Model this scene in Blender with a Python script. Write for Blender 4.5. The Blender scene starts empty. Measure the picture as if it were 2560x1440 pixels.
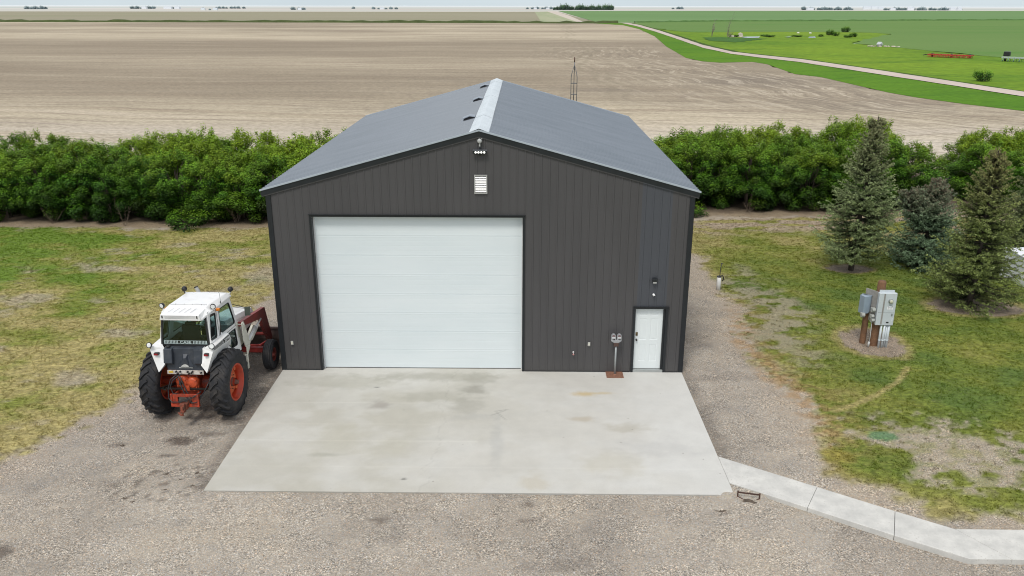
import bpy, bmesh, math, random
import numpy as np
from mathutils import Vector, Matrix
SC = bpy.context.scene
COL = SC.collection
PI = math.pi
R = math.radians
random.seed(11)

# ------------------------------------------------------------------ helpers
class MB:
    """collects faces, builds ONE mesh object"""
    def __init__(s): s.v=[]; s.f=[]; s.m=[]; s.s=[]
    def add(s, vs, fs, mi=0, sm=False):
        b=len(s.v); s.v+= [tuple(v) for v in vs]
        for f in fs: s.f.append(tuple(b+i for i in f)); s.m.append(mi); s.s.append(sm)
    def box(s, x0,x1,y0,y1,z0,z1, mi=0):
        v=[(x0,y0,z0),(x1,y0,z0),(x1,y1,z0),(x0,y1,z0),(x0,y0,z1),(x1,y0,z1),(x1,y1,z1),(x0,y1,z1)]
        s.add(v,[(0,3,2,1),(4,5,6,7),(0,1,5,4),(1,2,6,5),(2,3,7,6),(3,0,4,7)],mi)
    def obox(s, c, ax, ay, az, mi=0):
        c=Vector(c); ax=Vector(ax); ay=Vector(ay); az=Vector(az)
        v=[c+i*ax+j*ay+k*az for k in(-1,1) for (i,j) in ((-1,-1),(1,-1),(1,1),(-1,1))]
        s.add(v,[(0,3,2,1),(4,5,6,7),(0,1,5,4),(1,2,6,5),(2,3,7,6),(3,0,4,7)],mi)
    def bar(s, a, b, w, h, up=(0,0,1), mi=0):
        a=Vector(a); b=Vector(b); d=(b-a); L=d.length; d.normalize()
        u=Vector(up); sx=d.cross(u)
        if sx.length<1e-4: sx=d.cross(Vector((1,0,0)))
        sx.normalize(); u=sx.cross(d)
        s.obox((a+b)/2, d*L/2, sx*w/2, u*h/2, mi)
    def prism(s, pts, axis, a, b, mi=0):
        """pts 2D polygon; axis 'x': pts=(y,z) ; 'y': (x,z) ; 'z': (x,y)"""
        def P(p,t):
            return {'x':(t,p[0],p[1]),'y':(p[0],t,p[1]),'z':(p[0],p[1],t)}[axis]
        n=len(pts); v=[P(p,a) for p in pts]+[P(p,b) for p in pts]
        f=[tuple(range(n))[::-1], tuple(range(n,2*n))]+[(i,(i+1)%n,n+(i+1)%n,n+i) for i in range(n)]
        s.add(v,f,mi)
    def tube(s, pts, r, n=8, mi=0, cap=True):
        pts=[Vector(p) for p in pts]; m=len(pts)
        rs=r if isinstance(r,(list,tuple)) else [r]*m
        vs=[]; pu=None
        for i,p in enumerate(pts):
            d=(pts[min(i+1,m-1)]-pts[max(i-1,0)]).normalized()
            if pu is None:
                pu=d.orthogonal().normalized()
            sx=d.cross(pu); 
            if sx.length<1e-5: sx=d.orthogonal()
            sx.normalize(); pu=sx.cross(d).normalized()
            for k in range(n):
                a=2*PI*k/n; vs.append(p+rs[i]*(math.cos(a)*sx+math.sin(a)*pu))
        fs=[(i*n+k,i*n+(k+1)%n,(i+1)*n+(k+1)%n,(i+1)*n+k) for i in range(m-1) for k in range(n)]
        s.add(vs,fs,mi,True)
        if cap:
            s.add(vs[:n],[tuple(range(n))],mi); s.add(vs[-n:],[tuple(range(n))[::-1]],mi)
    def lathe(s, prof, n=32, axis='x', c=(0,0,0), mi=0, sm=True):
        """prof list of (t, r) along axis"""
        c=Vector(c); vs=[]
        for t,r in prof:
            for k in range(n):
                a=2*PI*k/n; p,q=r*math.cos(a),r*math.sin(a)
                vs.append(c+Vector({'x':(t,p,q),'y':(p,t,q),'z':(p,q,t)}[axis]))
        fs=[(i*n+k,(i+1)*n+k,(i+1)*n+(k+1)%n,i*n+(k+1)%n) for i in range(len(prof)-1) for k in range(n)]
        s.add(vs,fs,mi,sm)
    def quad(s,*p,mi=0): s.add(p,[tuple(range(len(p)))],mi)
    def blob(s, c, rx,ry,rz, seed=0, amp=.25, n=10, mi=0):
        rnd=random.Random(seed); c=Vector(c); vs=[]; m=n//2
        vs.append(c+Vector((0,0,rz)))
        for i in range(1,m):
            th=PI*i/m
            for k in range(n):
                a=2*PI*k/n; q=1+amp*(rnd.random()*2-1)
                vs.append(c+Vector((rx*q*math.sin(th)*math.cos(a),ry*q*math.sin(th)*math.sin(a),rz*q*math.cos(th))))
        vs.append(c-Vector((0,0,rz))); L=len(vs)-1
        fs=[(0,1+k,1+(k+1)%n) for k in range(n)]
        for i in range(m-2):
            for k in range(n):
                a=1+i*n+k;b=1+i*n+(k+1)%n; fs.append((a,a+n,b+n,b))
        fs+=[(L,1+(m-2)*n+(k+1)%n,1+(m-2)*n+k) for k in range(n)]
        s.add(vs,fs,mi)
    def build(s, name, mats, parent=None, bevel=0, loc=None, fixn=True, solid=0):
        me=bpy.data.meshes.new(name); me.from_pydata([tuple(v) for v in s.v],[],s.f); 
        if not isinstance(mats,(list,tuple)): mats=[mats]
        for m in mats: me.materials.append(m)
        me.polygons.foreach_set('material_index',s.m); me.polygons.foreach_set('use_smooth',s.s)
        if fixn:
            bm=bmesh.new(); bm.from_mesh(me); bmesh.ops.remove_doubles(bm,verts=bm.verts,dist=1e-5)
            bmesh.ops.recalc_face_normals(bm,faces=bm.faces); bm.to_mesh(me); bm.free()
        me.update(); o=bpy.data.objects.new(name,me); COL.objects.link(o)
        if parent: o.parent=parent
        if loc: o.location=loc
        if solid:
            md=o.modifiers.new('solid','SOLIDIFY'); md.thickness=solid; md.offset=0
        if bevel:
            md=o.modifiers.new('bevel','BEVEL'); md.width=bevel; md.segments=2; md.limit_method='ANGLE'; md.angle_limit=R(35)
        return o
def thing(name,label,cat,loc=(0,0,0),rz=0,group=None):
    o=bpy.data.objects.new(name,None); COL.objects.link(o); o.location=loc; o.rotation_euler=(0,0,rz)
    o.empty_display_size=.2
    o['label']=label; o['category']=cat
    if group: o['group']=group
    return o
def tag(o,label,cat,group=None,kind=None):
    o['label']=label; o['category']=cat
    if group: o['group']=group
    if kind: o['kind']=kind
    return o
def struct(o,label=None,cat=None):
    o['kind']='structure'
    if label: o['label']=label; o['category']=cat
    return o
def holed(outline, holes, to3d):
    """planar polygon with holes -> (verts, faces)"""
    bm=bmesh.new(); es=[]
    for loop in [outline]+holes:
        vs=[bm.verts.new((p[0],p[1],0)) for p in loop]
        for i in range(len(vs)): es.append(bm.edges.new((vs[i],vs[(i+1)%len(vs)])))
    bmesh.ops.triangle_fill(bm,use_beauty=True,edges=es,normal=(0,0,1))
    bm.verts.index_update()
    v=[to3d(q.co.x,q.co.y) for q in bm.verts]; f=[tuple(x.index for x in fc.verts) for fc in bm.faces]
    bm.free(); return v,f
def copy_tree(o,parent=None):
    c=o.copy(); COL.objects.link(c)
    if parent: c.parent=parent
    for ch in list(o.children): copy_tree(ch,c)
    return c

# ------------------------------------------------------------------ node helpers
class G:
    def __init__(s,name,disp=False):
        s.m=bpy.data.materials.new(name); s.m.use_nodes=True; s.t=s.m.node_tree; s.t.nodes.clear()
        s.out=s.t.nodes.new('ShaderNodeOutputMaterial')
    def n(s,typ,**kw):
        nd=s.t.nodes.new('ShaderNode'+typ)
        for k,v in kw.items():
            if k.startswith('_'): setattr(nd,k[1:],v)
        for k,v in kw.items():
            if k.startswith('_'): continue
            key=int(k[1:]) if k[0]=='i' and k[1:].isdigit() else k
            sock=nd.inputs[key]
            if isinstance(v,bpy.types.NodeSocket): s.t.links.new(v,sock)
            else:
                if isinstance(v,(tuple,list)) and len(v)==3 and sock.type=='RGBA': v=(*v,1)
                sock.default_value=v
        return nd
    def math(s,op,a,b=0.0,c=None):
        kw={'i0':a,'i1':b}
        if c is not None: kw['i2']=c
        return s.n('Math',_operation=op,**kw).outputs[0]
    def mix(s,f,a,b,mode='MIX'):
        nd=s.t.nodes.new('ShaderNodeMix'); nd.data_type='RGBA'; nd.blend_type=mode
        for key,v in ((0,f),(6,a),(7,b)):
            if isinstance(v,bpy.types.NodeSocket): s.t.links.new(v,nd.inputs[key])
            else:
                if isinstance(v,(tuple,list)) and len(v)==3: v=(*v,1)
                nd.inputs[key].default_value=v
        return nd.outputs[2]
    def ramp(s,f,stops,interp='LINEAR'):
        nd=s.t.nodes.new('ShaderNodeValToRGB'); s.t.links.new(f,nd.inputs[0]); cr=nd.color_ramp; cr.interpolation=interp
        while len(cr.elements)<len(stops): cr.elements.new(.5)
        for e,(p,c) in zip(cr.elements,stops):
            e.position=p; e.color=(c,c,c,1) if not isinstance(c,(tuple,list)) else (*c,1)
        return nd.outputs[0]
    def rng(s,v,a,b,c=0.0,d=1.0):
        return s.n('MapRange',i0=v,i1=a,i2=b,i3=c,i4=d).outputs[0]
    def co(s,kind='Object'): return s.n('TexCoord').outputs[kind]
    def pos(s): return s.n('NewGeometry').outputs['Position']
    def mapv(s,vec,scale=(1,1,1),loc=(0,0,0),rot=(0,0,0)):
        return s.n('Mapping',i0=vec,Scale=scale,Location=loc,Rotation=rot).outputs[0]
    def noise(s,vec,scale,detail=4,rough=.55,dist=0,out=0):
        return s.n('TexNoise',Vector=vec,Scale=scale,Detail=detail,Roughness=rough,Distortion=dist).outputs[out]
    def bump(s,h,st=.3,d=.02):
        return s.n('Bump',Strength=st,Distance=d,Height=h).outputs[0]
    def bsdf(s,**kw):
        b=s.n('BsdfPrincipled',**{k.replace('_',' '):v for k,v in kw.items()}) if False else s.t.nodes.new('ShaderNodeBsdfPrincipled')
        for k,v in kw.items():
            sock=b.inputs[k.replace('_',' ')]
            if isinstance(v,bpy.types.NodeSocket): s.t.links.new(v,sock)
            else:
                if isinstance(v,(tuple,list)) and len(v)==3: v=(*v,1)
                sock.default_value=v
        s.t.links.new(b.outputs[0],s.out.inputs[0]); return b
def pm(name,col,rough=.5,metal=0,var=.12,scale=4,bump=0,bscale=60,dirt=None,damt=.5,dscale=3,spec=.5,coat=0,emit=0):
    g=G(name); c=g.co('Object')
    n1=g.noise(c,scale,5,.6)
    k=g.rng(n1,.3,.7,1-var,1+var)
    base=g.mix(1.0,col,g.n('CombineColor',i0=k,i1=k,i2=k).outputs[0],'MULTIPLY')
    if dirt:
        n2=g.noise(c,dscale,6,.7,.3)
        f=g.rng(n2,.62-damt*.35,.78-damt*.25,0,min(1,damt*1.4))
        base=g.mix(f,base,dirt)
    kw=dict(Base_Color=base,Roughness=g.rng(n1,.2,.8,max(0,rough-.08),min(1,rough+.08)),Metallic=metal,Specular_IOR_Level=spec)
    if coat: kw['Coat_Weight']=coat
    if bump: kw['Normal']=g.bump(g.noise(c,bscale,4,.6),bump,.01)
    if emit: kw['Emission_Color']=col; kw['Emission_Strength']=emit
    g.bsdf(**kw); return g.m

# ------------------------------------------------------------------ numpy noise / painting
def _h(ix,iy,seed):
    n=(ix.astype(np.int64)*374761393+iy.astype(np.int64)*668265263+seed*982451653)&0xFFFFFFFF
    n=((n^(n>>13))*1274126177)&0xFFFFFFFF
    n=(n^(n>>16))&0xFFFFFFFF
    return n/4294967295.0
def vn(x,y,seed=0):
    ix=np.floor(x); iy=np.floor(y); fx=x-ix; fy=y-iy
    fx=fx*fx*fx*(fx*(fx*6-15)+10); fy=fy*fy*fy*(fy*(fy*6-15)+10)
    a=_h(ix,iy,seed);b=_h(ix+1,iy,seed);c=_h(ix,iy+1,seed);d=_h(ix+1,iy+1,seed)
    return (a*(1-fx)+b*fx)*(1-fy)+(c*(1-fx)+d*fx)*fy
def fbm(x,y,seed=0,oct=4,rough=.55):
    s=0;a=1;t=0
    ca,sa=math.cos(.6),math.sin(.6)
    for o in range(oct):
        s=s+a*vn(x+17.3*o,y-9.1*o,seed+o); t+=a; a*=rough
        x,y=(x*ca-y*sa)*2.03,(x*sa+y*ca)*2.03
    return s/t
def sst(e0,e1,x):
    t=np.clip((x-e0)/(e1-e0),0,1); return t*t*(3-2*t)
def sdist(X,Y,poly):
    """signed distance, positive inside"""
    d=np.full(X.shape,1e9); ins=np.zeros(X.shape,bool); n=len(poly)
    for i in range(n):
        x0,y0=poly[i];x1,y1=poly[(i+1)%n]
        dx,dy=x1-x0,y1-y0; L=dx*dx+dy*dy+1e-12
        t=np.clip(((X-x0)*dx+(Y-y0)*dy)/L,0,1)
        d=np.minimum(d,np.hypot(X-x0-t*dx,Y-y0-t*dy))
        if y0!=y1:
            c=((y0>Y)!=(y1>Y))&(X<(x1-x0)*(Y-y0)/(y1-y0)+x0); ins^=c
    return np.where(ins,d,-d)
def pdist(X,Y,line):
    d=np.full(X.shape,1e9)
    for (x0,y0),(x1,y1) in zip(line[:-1],line[1:]):
        dx,dy=x1-x0,y1-y0; L=dx*dx+dy*dy+1e-12
        t=np.clip(((X-x0)*dx+(Y-y0)*dy)/L,0,1); d=np.minimum(d,np.hypot(X-x0-t*dx,Y-y0-t*dy))
    return d
def lerp(a,b,t):
    a=np.asarray(a,float); b=np.asarray(b,float); t=np.asarray(t)[...,None]
    return a*(1-t)+b*t
def npmesh(name,V,F,col=None,mat=None,smooth=False,attrs=None,colp=None):
    """V (n,3), F (m,k) same-size faces"""
    V=np.asarray(V,np.float32); F=np.asarray(F,np.int32); k=F.shape[1]
    me=bpy.data.meshes.new(name); me.vertices.add(len(V)); me.vertices.foreach_set('co',V.ravel())
    me.loops.add(F.size); me.loops.foreach_set('vertex_index',F.ravel())
    me.polygons.add(len(F)); me.polygons.foreach_set('loop_start',np.arange(0,F.size,k,dtype=np.int32))
    me.polygons.foreach_set('loop_total',np.full(len(F),k,np.int32))
    me.update(calc_edges=True)
    if smooth: me.polygons.foreach_set('use_smooth',np.ones(len(F),bool))
    if col is not None:
        a=me.color_attributes.new('Col','FLOAT_COLOR','POINT'); c=np.ones((len(V),4),np.float32); c[:,:3]=col; a.data.foreach_set('color',c.ravel())
    for kx,v in (attrs or {}).items():
        a=me.attributes.new(kx,'FLOAT','POINT'); a.data.foreach_set('value',np.asarray(v,np.float32))
    if mat: me.materials.append(mat)
    o=bpy.data.objects.new(name,me); COL.objects.link(o); return o

# ------------------------------------------------------------------ camera, world, sun
cx,cy,cz,pit,yaw,rol,fpx=7.302159,-23.133674,10.581663,0.3289595,-0.0120596,0.0015292,2067.078
Fv=Vector((math.sin(yaw)*math.cos(pit),math.cos(yaw)*math.cos(pit),-math.sin(pit)))
R0=Vector((math.cos(yaw),-math.sin(yaw),0)); U0=R0.cross(Fv)
Rv=R0*math.cos(rol)+U0*math.sin(rol); Uv=-R0*math.sin(rol)+U0*math.cos(rol)
cd=bpy.data.cameras.new('camera'); cam=bpy.data.objects.new('camera',cd); COL.objects.link(cam)
M=Matrix((Rv,Uv,-Fv)).transposed().to_4x4(); M.translation=Vector((cx,cy,cz)); cam.matrix_world=M
cd.sensor_width=36; cd.lens=fpx/2560*36; cd.clip_start=.5; cd.clip_end=200000
SC.camera=cam
SC.view_settings.view_transform='Standard'; SC.view_settings.look='None'; SC.view_settings.exposure=0; SC.view_settings.gamma=1
try:
    SC.cycles.pixel_filter_type='BLACKMAN_HARRIS'; SC.cycles.filter_width=1.05
    SC.cycles.max_bounces=6; SC.cycles.transparent_max_bounces=12; SC.cycles.diffuse_bounces=3
except Exception: pass

SUN_EL,SUN_AZ=R(58),R(200)     # azimuth clockwise from +y
w=bpy.data.worlds.new('World'); SC.world=w; w.use_nodes=True; nt=w.node_tree; nt.nodes.clear()
sky=nt.nodes.new('ShaderNodeTexSky'); sky.sky_type='NISHITA'; sky.sun_disc=False; sky.sun_elevation=SUN_EL; sky.sun_rotation=SUN_AZ
sky.altitude=600; sky.air_density=1.0; sky.dust_density=2.5; sky.ozone_density=1.0
tc=nt.nodes.new('ShaderNodeTexCoord'); sep=nt.nodes.new('ShaderNodeSeparateXYZ'); nt.links.new(tc.outputs['Generated'],sep.inputs[0])
mp=nt.nodes.new('ShaderNodeMapping'); mp.inputs['Scale'].default_value=(1.5,1.5,6); nt.links.new(tc.outputs['Generated'],mp.inputs[0])
cn=nt.nodes.new('ShaderNodeTexNoise'); cn.inputs['Scale'].default_value=1.6; cn.inputs['Detail'].default_value=6; nt.links.new(mp.outputs[0],cn.inputs['Vector'])
gr=nt.nodes.new('ShaderNodeValToRGB'); nt.links.new(sep.outputs[2],gr.inputs[0])
cr=gr.color_ramp; cr.elements[0].position=0.0; cr.elements[0].color=(.76,.86,.92,1); cr.elements[1].position=1.0; cr.elements[1].color=(.96,.95,.93,1)
e=cr.elements.new(.03); e.color=(.62,.77,.89,1); e=cr.elements.new(.12); e.color=(.72,.77,.81,1); e=cr.elements.new(.4); e.color=(.86,.87,.875,1)
cm=nt.nodes.new('ShaderNodeMix'); cm.data_type='RGBA'; cm.blend_type='MULTIPLY'; nt.links.new(gr.outputs[0],cm.inputs[6])
cv=nt.nodes.new('ShaderNodeValToRGB'); nt.links.new(cn.outputs[0],cv.inputs[0]); cv.color_ramp.elements[0].position=.3; cv.color_ramp.elements[0].color=(.86,.88,.90,1); cv.color_ramp.elements[1].position=.7; cv.color_ramp.elements[1].color=(1.06,1.05,1.04,1)
nt.links.new(cv.outputs[0],cm.inputs[7]); cm.inputs[0].default_value=.9
b1=nt.nodes.new('ShaderNodeBackground'); b1.inputs[1].default_value=.05; nt.links.new(sky.outputs[0],b1.inputs[0])
b2=nt.nodes.new('ShaderNodeBackground'); b2.inputs[1].default_value=.76; nt.links.new(cm.outputs[2],b2.inputs[0])
ad=nt.nodes.new('ShaderNodeAddShader'); nt.links.new(b1.outputs[0],ad.inputs[0]); nt.links.new(b2.outputs[0],ad.inputs[1])
wo=nt.nodes.new('ShaderNodeOutputWorld'); nt.links.new(ad.outputs[0],wo.inputs[0])
sl=bpy.data.lights.new('sun','SUN'); sl.energy=1.95; sl.angle=R(14); sl.color=(1,.96,.90)
so=bpy.data.objects.new('sun',sl); COL.objects.link(so)
sd=Vector((math.sin(SUN_AZ)*math.cos(SUN_EL),math.cos(SUN_AZ)*math.cos(SUN_EL),math.sin(SUN_EL)))
so.rotation_euler=sd.to_track_quat('Z','Y').to_euler(); so.location=(0,-20,40)
# ================================================================== NEAR GROUND
LAWN_L=[(-40,-16),(-8.5,-12),(-6.3,-8),(-5.4,-5.7),(-5.1,-4.2),(-4.6,-3.0),(-4.1,-1.8),(-3.7,0),(-3.3,2.5),(-2.6,5),(-2.2,8),(-1.6,11),(-.9,14),(-.3,17.0),(-6,17.1),(-19,16.9),(-40,16.4)]
LAWN_R=[(14.0,18.6),(14.2,14),(15.3,12.4),(15.0,9.0),(15.3,6.1),(14.8,2.6),(14.9,1.0),(15.1,-.5),(15.4,-2.1),(15.3,-3.3),(14.9,-4.7),(14.9,-5.6),(15.6,-6.4),(16.5,-7.2),(18.2,-7.5),(27,-7.4),(60,-7),(60,21.5),(33,20.6),(24,19.8),(18,19.4)]
WALK=[(12.2,-5.0),(14.2,-6.35),(15.6,-7.3),(16.6,-7.95),(30,-8.0),(30,-8.97),(17.4,-8.97),(16.4,-8.97),(15.2,-8.2),(13.7,-7.2),(12.2,-6.2)]
OVALS=[((21.3,10.75),.98,.62),((19.0,2.55),1.05,1.30),((24.3,6.1),1.75,1.05)]
g0=np.array((.338,.300,.248)); g1=np.array((.405,.362,.300)); g2=np.array((.255,.231,.199))
def ground_paint(X,Y):
    """returns colour (n,3), grass amount, height, class (0 gravel,1 lawn,2 soil)"""
    big=fbm(X*.25,Y*.25,3,4); med=fbm(X*.9,Y*.9,7,4); fin=fbm(X*4,Y*4,12,3); f2=fbm(X*2.2+5,Y*2.8,21,4)
    sdl=sdist(X,Y,LAWN_L); sdr=sdist(X,Y,LAWN_R)
    wob=(med-.5)*1.6+(f2-.5)*1.3
    al=sst(-.35,.35,sdl+wob+.1); ar=sst(-.3,.3,sdr+wob*.75)
    # ---- gravel
    C=lerp(g0,g1,sst(.5,.72,big)*.75); C=lerp(C,np.broadcast_to(g2,C.shape),sst(.52,.72,med)*.55*(1-sst(.5,.7,big)*.5))
    C=lerp(C,np.broadcast_to((.40,.35,.28),C.shape),sst(.60,.75,fbm(X*.5,Y*.7,33,4))*.6)
    # tracks parallel to apron front
    C=C*(1-.10*sst(.5,.8,fbm(X*.12,Y*1.4,41,3)))[...,None]
    # stains, and broader darker patches beneath the tractor
    for (sx,sy,rx,ry,k) in [(-1.35,-4.35,.55,.20,.85),(-.85,-4.0,.4,.13,.6),(-1.6,-5.1,.28,.10,.75),(-2.9,-4.6,.25,.10,.6),(7.6,-7.15,.35,.16,.7),(7.5,-7.7,.22,.08,.55),(-3.4,-8.9,.30,.45,.75),(4.2,-7.75,.22,.08,.6),(11.8,-7.4,.2,.1,.5),(-1.1,-3.0,.9,.4,.45),(-2.4,-2.9,.9,.35,.35),(-1.5,-1.2,1.6,1.8,.35),(7.9,-9.3,.9,.25,.25),(13.2,-.2,.7,.5,.25),(13.0,2.6,.6,1.2,.2)]:
        q=np.hypot((X-sx)/rx,(Y-sy)/ry)+(f2-.5)*1.7+(fin-.5)*1.0
        C=lerp(C,np.broadcast_to((.105,.083,.068),C.shape),k*(1-sst(.6,1.15,q)))
    # clods left of the apron corner
    q=np.hypot((X+1.0)/1.5,(Y+6.3)/1.1); cl=sst(.60,.68,fbm(X*6.5,Y*8.5,55,3))*(1-sst(.6,1.2,q))
    C=lerp(C,np.broadcast_to((.09,.07,.055),C.shape),cl*.6)
    q=np.abs(X+.08)+np.clip(-6.7-Y,0,9)*5; C=lerp(C,np.broadcast_to((.12,.10,.085),C.shape),.5*(1-sst(.0,.35,q+(f2-.5)*.5))*(Y<0))
    q=np.abs(X-12.3)+np.clip(-5-Y,0,9)*5; C=lerp(C,np.broadcast_to((.13,.11,.09),C.shape),.45*(1-sst(.0,.45,q+(f2-.5)*.5))*(Y<1))
    # trodden earth beside the right lawn
    q=sst(1.0,-.2,sdr*-1+ (med-.5)*2.2)
    near=1-sst(0,1.6,-sdr+(med-.5)*1.5)
    C=lerp(C,np.broadcast_to((.38,.315,.235),C.shape),near*.55)
    nearl=1-sst(0,1.4,-sdl+(med-.5)*1.5)
    C=lerp(C,np.broadcast_to((.35,.29,.225),C.shape),nearl*.5)
    grav=C.copy()
    # ---- lawn colours
    g=np.broadcast_to((.120,.190,.022),C.shape); gy=np.broadcast_to((.195,.212,.042),C.shape); dr=np.broadcast_to((.35,.292,.125),C.shape)
    org=np.broadcast_to((.33,.215,.105),C.shape); bare=np.broadcast_to((.37,.32,.24),C.shape); dk=np.broadcast_to((.075,.115,.022),C.shape)
    n3=fbm(X*.55+3,Y*.8,61,5); n4=fbm(X*1.7,Y*2.6,67,4); n5=fbm(X*3.3,Y*5.0,71,3)
    # left lawn: greener towards the far left
    gl=sst(-6.5,-15,X)*sst(2,11,Y)
    dryL=np.clip(.70-.52*gl+1.15*(n3-.5)+.25*np.exp(-np.clip(sdl,0,99)/1.2)+.40*(n4-.5),0,1)
    CL=lerp(g,gy,sst(.15,.55,dryL)); CL=lerp(CL,dr,sst(.45,.9,dryL)*.85)
    CL=lerp(CL,dr*1.10,sst(.50,.68,n5)*.42*sst(.3,.7,dryL)); CL=lerp(CL,dk*1.3,sst(.54,.74,1-n5)*.10)
    CL=lerp(CL,bare*.9,.8*sst(.63,.76,fbm(X*.7,Y*1.3,77,5))*.75*sst(.25,.6,dryL+.15))
    for (sx,sy,rx,ry) in [(-6.1,-.6,.75,.75),(-6.4,2.9,1.0,.45),(-11.5,6.3,1.3,.7),(-14.5,3,1.2,.6),(-10.3,10.2,1.6,.5),(-3.2,9.5,1.1,1.6)]:
        q=np.hypot((X-sx)/rx,(Y-sy)/ry)+(f2-.5)*1.3; CL=lerp(CL,np.broadcast_to((.36,.31,.25),C.shape),.6*(1-sst(.4,1.2,q)))
    # right lawn
    mow=.5+.5*np.sin((X*.55+Y*.83)*2.4+1.6*(big-.5)*6)
    dryR=np.clip(.30+.95*(n3-.5)+.50*np.exp(-np.clip(sdr,0,99)/.8)+.22*(n4-.5)+.16*(mow-.5)+.42*sst(9,17,Y),0,1)
    gR=np.broadcast_to((.135,.175,.028),C.shape); CR=lerp(dk*1.3,gR,sst(.0,.3,dryR)); CR=lerp(CR,gy,sst(.25,.6,dryR)); CR=lerp(CR,dr,sst(.55,.95,dryR)*.75)
    CR=lerp(CR,org,np.exp(-np.clip(sdr,0,99)/.85)*sst(.40,.58,n5)*.9*sst(-6.5,-4,Y)*sst(9,5,Y)); CR=lerp(CR,np.broadcast_to((.27,.23,.05),C.shape),(1-sst(.3,1.0,np.hypot((X-15.2)/.6,(Y+4.9)/.5)))*.8)
    CR=CR*.95; CR=lerp(CR,dk,sst(.55,.7,1-n5)*.05); CR=lerp(CR,gy,sst(.58,.7,n5)*.10)
    q=np.hypot((X-16.1)/1.9,(Y-5.6)/5.2)+(med-.5)*.9; sp=(1-sst(.55,1.15,q))*sst(.40,.56,fbm(X*1.6+9,Y*2.4,87,4)+.06*(1-q)); CR=lerp(CR,bare*.85,sp*.70)
    # bare patch in the corner and the dirt rings
    q=np.hypot((X-18.1)/2.1,(Y+4.55)/1.75)+(f2-.5)*1.5+(n4-.5)*.8; bp=(1-sst(.75,1.05,q))
    q2=np.hypot((X-16.2)/.9,(Y+4.9)/.75)+(n4-.5)*.9; isl=(1-sst(.85,1.05,q2))
    bpf=bp*(1-isl); CR=lerp(CR,bare*.92,bpf*(.55+.45*sst(.42,.55,1-n5)))
    q=np.hypot((X-16.75)/.42,(Y+3.85)/.28)+(n5-.5)*.5; CR=lerp(CR,np.broadcast_to((.075,.19,.075),C.shape),.8*(1-sst(.8,1.05,q)))
    for k,(c,rx,ry) in enumerate(OVALS):
        q=np.hypot((X-c[0])/rx,(Y-c[1])/ry)+(f2-.5)*.35
        ring=(1-sst(.0,.22,np.abs(q-1.05))); CR=lerp(CR,dr*.95,ring*.7)
        CR=lerp(CR,np.broadcast_to((.265,.215,.162),C.shape)*(.75+.5*fin[...,None]),(1-sst(.88,1.0,q)))
        ar=np.maximum(ar,0)
    q=pdist(X,Y,[(16.0,-2.5),(16.8,-2.0),(17.6,-1.4),(18.5,-.6),(19.3,.5)]); CR=lerp(CR,dr*1.05,(1-sst(.05,.13,q+(fin-.5)*.08))*.75)
    # far strip, thin and dusty
    fs=sst(15.2,18.2,Y+(med-.5)*2); CR=lerp(CR,np.broadcast_to((.34,.275,.20),C.shape),fs*sst(.42,.56,fbm(X*.8,Y*1.6,83,4)))
    ovm=np.zeros(X.shape)
    for c,rx,ry in OVALS: ovm=np.maximum(ovm,1-sst(.85,1.0,np.hypot((X-c[0])/rx,(Y-c[1])/ry)+(f2-.5)*.35))
    # soil under the trees
    so_=np.broadcast_to((.115,.088,.062),C.shape)*(.7+.6*med[...,None])
    fr=np.broadcast_to((.255,.200,.132),C.shape)
    yl=np.where(X<6,17.15+.3*(med-.5),19.9+.9*(med-.5)+sst(25,35,X)*.6)
    soilm=sst(-.25,.25,Y-yl+(f2-.5)*.8); deep=sst(.4,1.6,Y-yl+(f2-.5)*.8)
    of=(1-sst(.1,.75,-sdr+(f2-.5)*.9))*sst(.50,.60,n5)*(X>12)*sst(-5,-3,Y)*sst(7,4,Y); C=lerp(C,org*1.0,of*.7); C=lerp(C,CL,al); C=lerp(C,CR,ar); SO=lerp(fr,so_,deep); C=lerp(C,SO,soilm)
    grass=np.clip(al+ar,0,1)*(1-soilm)*(1-.85*bpf*(X>12))*(1-.80*sp*(X>12))*(1-ovm)
    # thin spots
    H=-.035+(big-.5)*.06+(fin-.5)*.012*(1+grass*1.2)+grass*.012
    wd=-sdist(X,Y,WALK); H=H-.075*(1-sst(.1,.9,wd))*sst(-5.5,-6.6,Y)*(X>12.9)*(Y<-6.2-(X-13.5)*.9+.9)
    lawnside=(Y>-7.1)&(X>12.5)
    sl=-sdist(X,Y,[(-.02,-6.72),(12.22,-6.72),(12.22,.3),(-.02,.3)]); H=np.where(sl<.35,np.minimum(H,-.022),H)
    for c,rx,ry in OVALS: H=H-.05*(1-sst(.6,1.05,np.hypot((X-c[0])/rx,(Y-c[1])/ry)))
    cls=np.where(soilm>.5,2,np.where((sdl+wob*.5>0)|(sdr+wob*.4>0),1,0))
    # faint brightness breakup
    C=np.clip(C*(.93+.14*fin[...,None]),.01,1)
    return C,grass,H,cls
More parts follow.
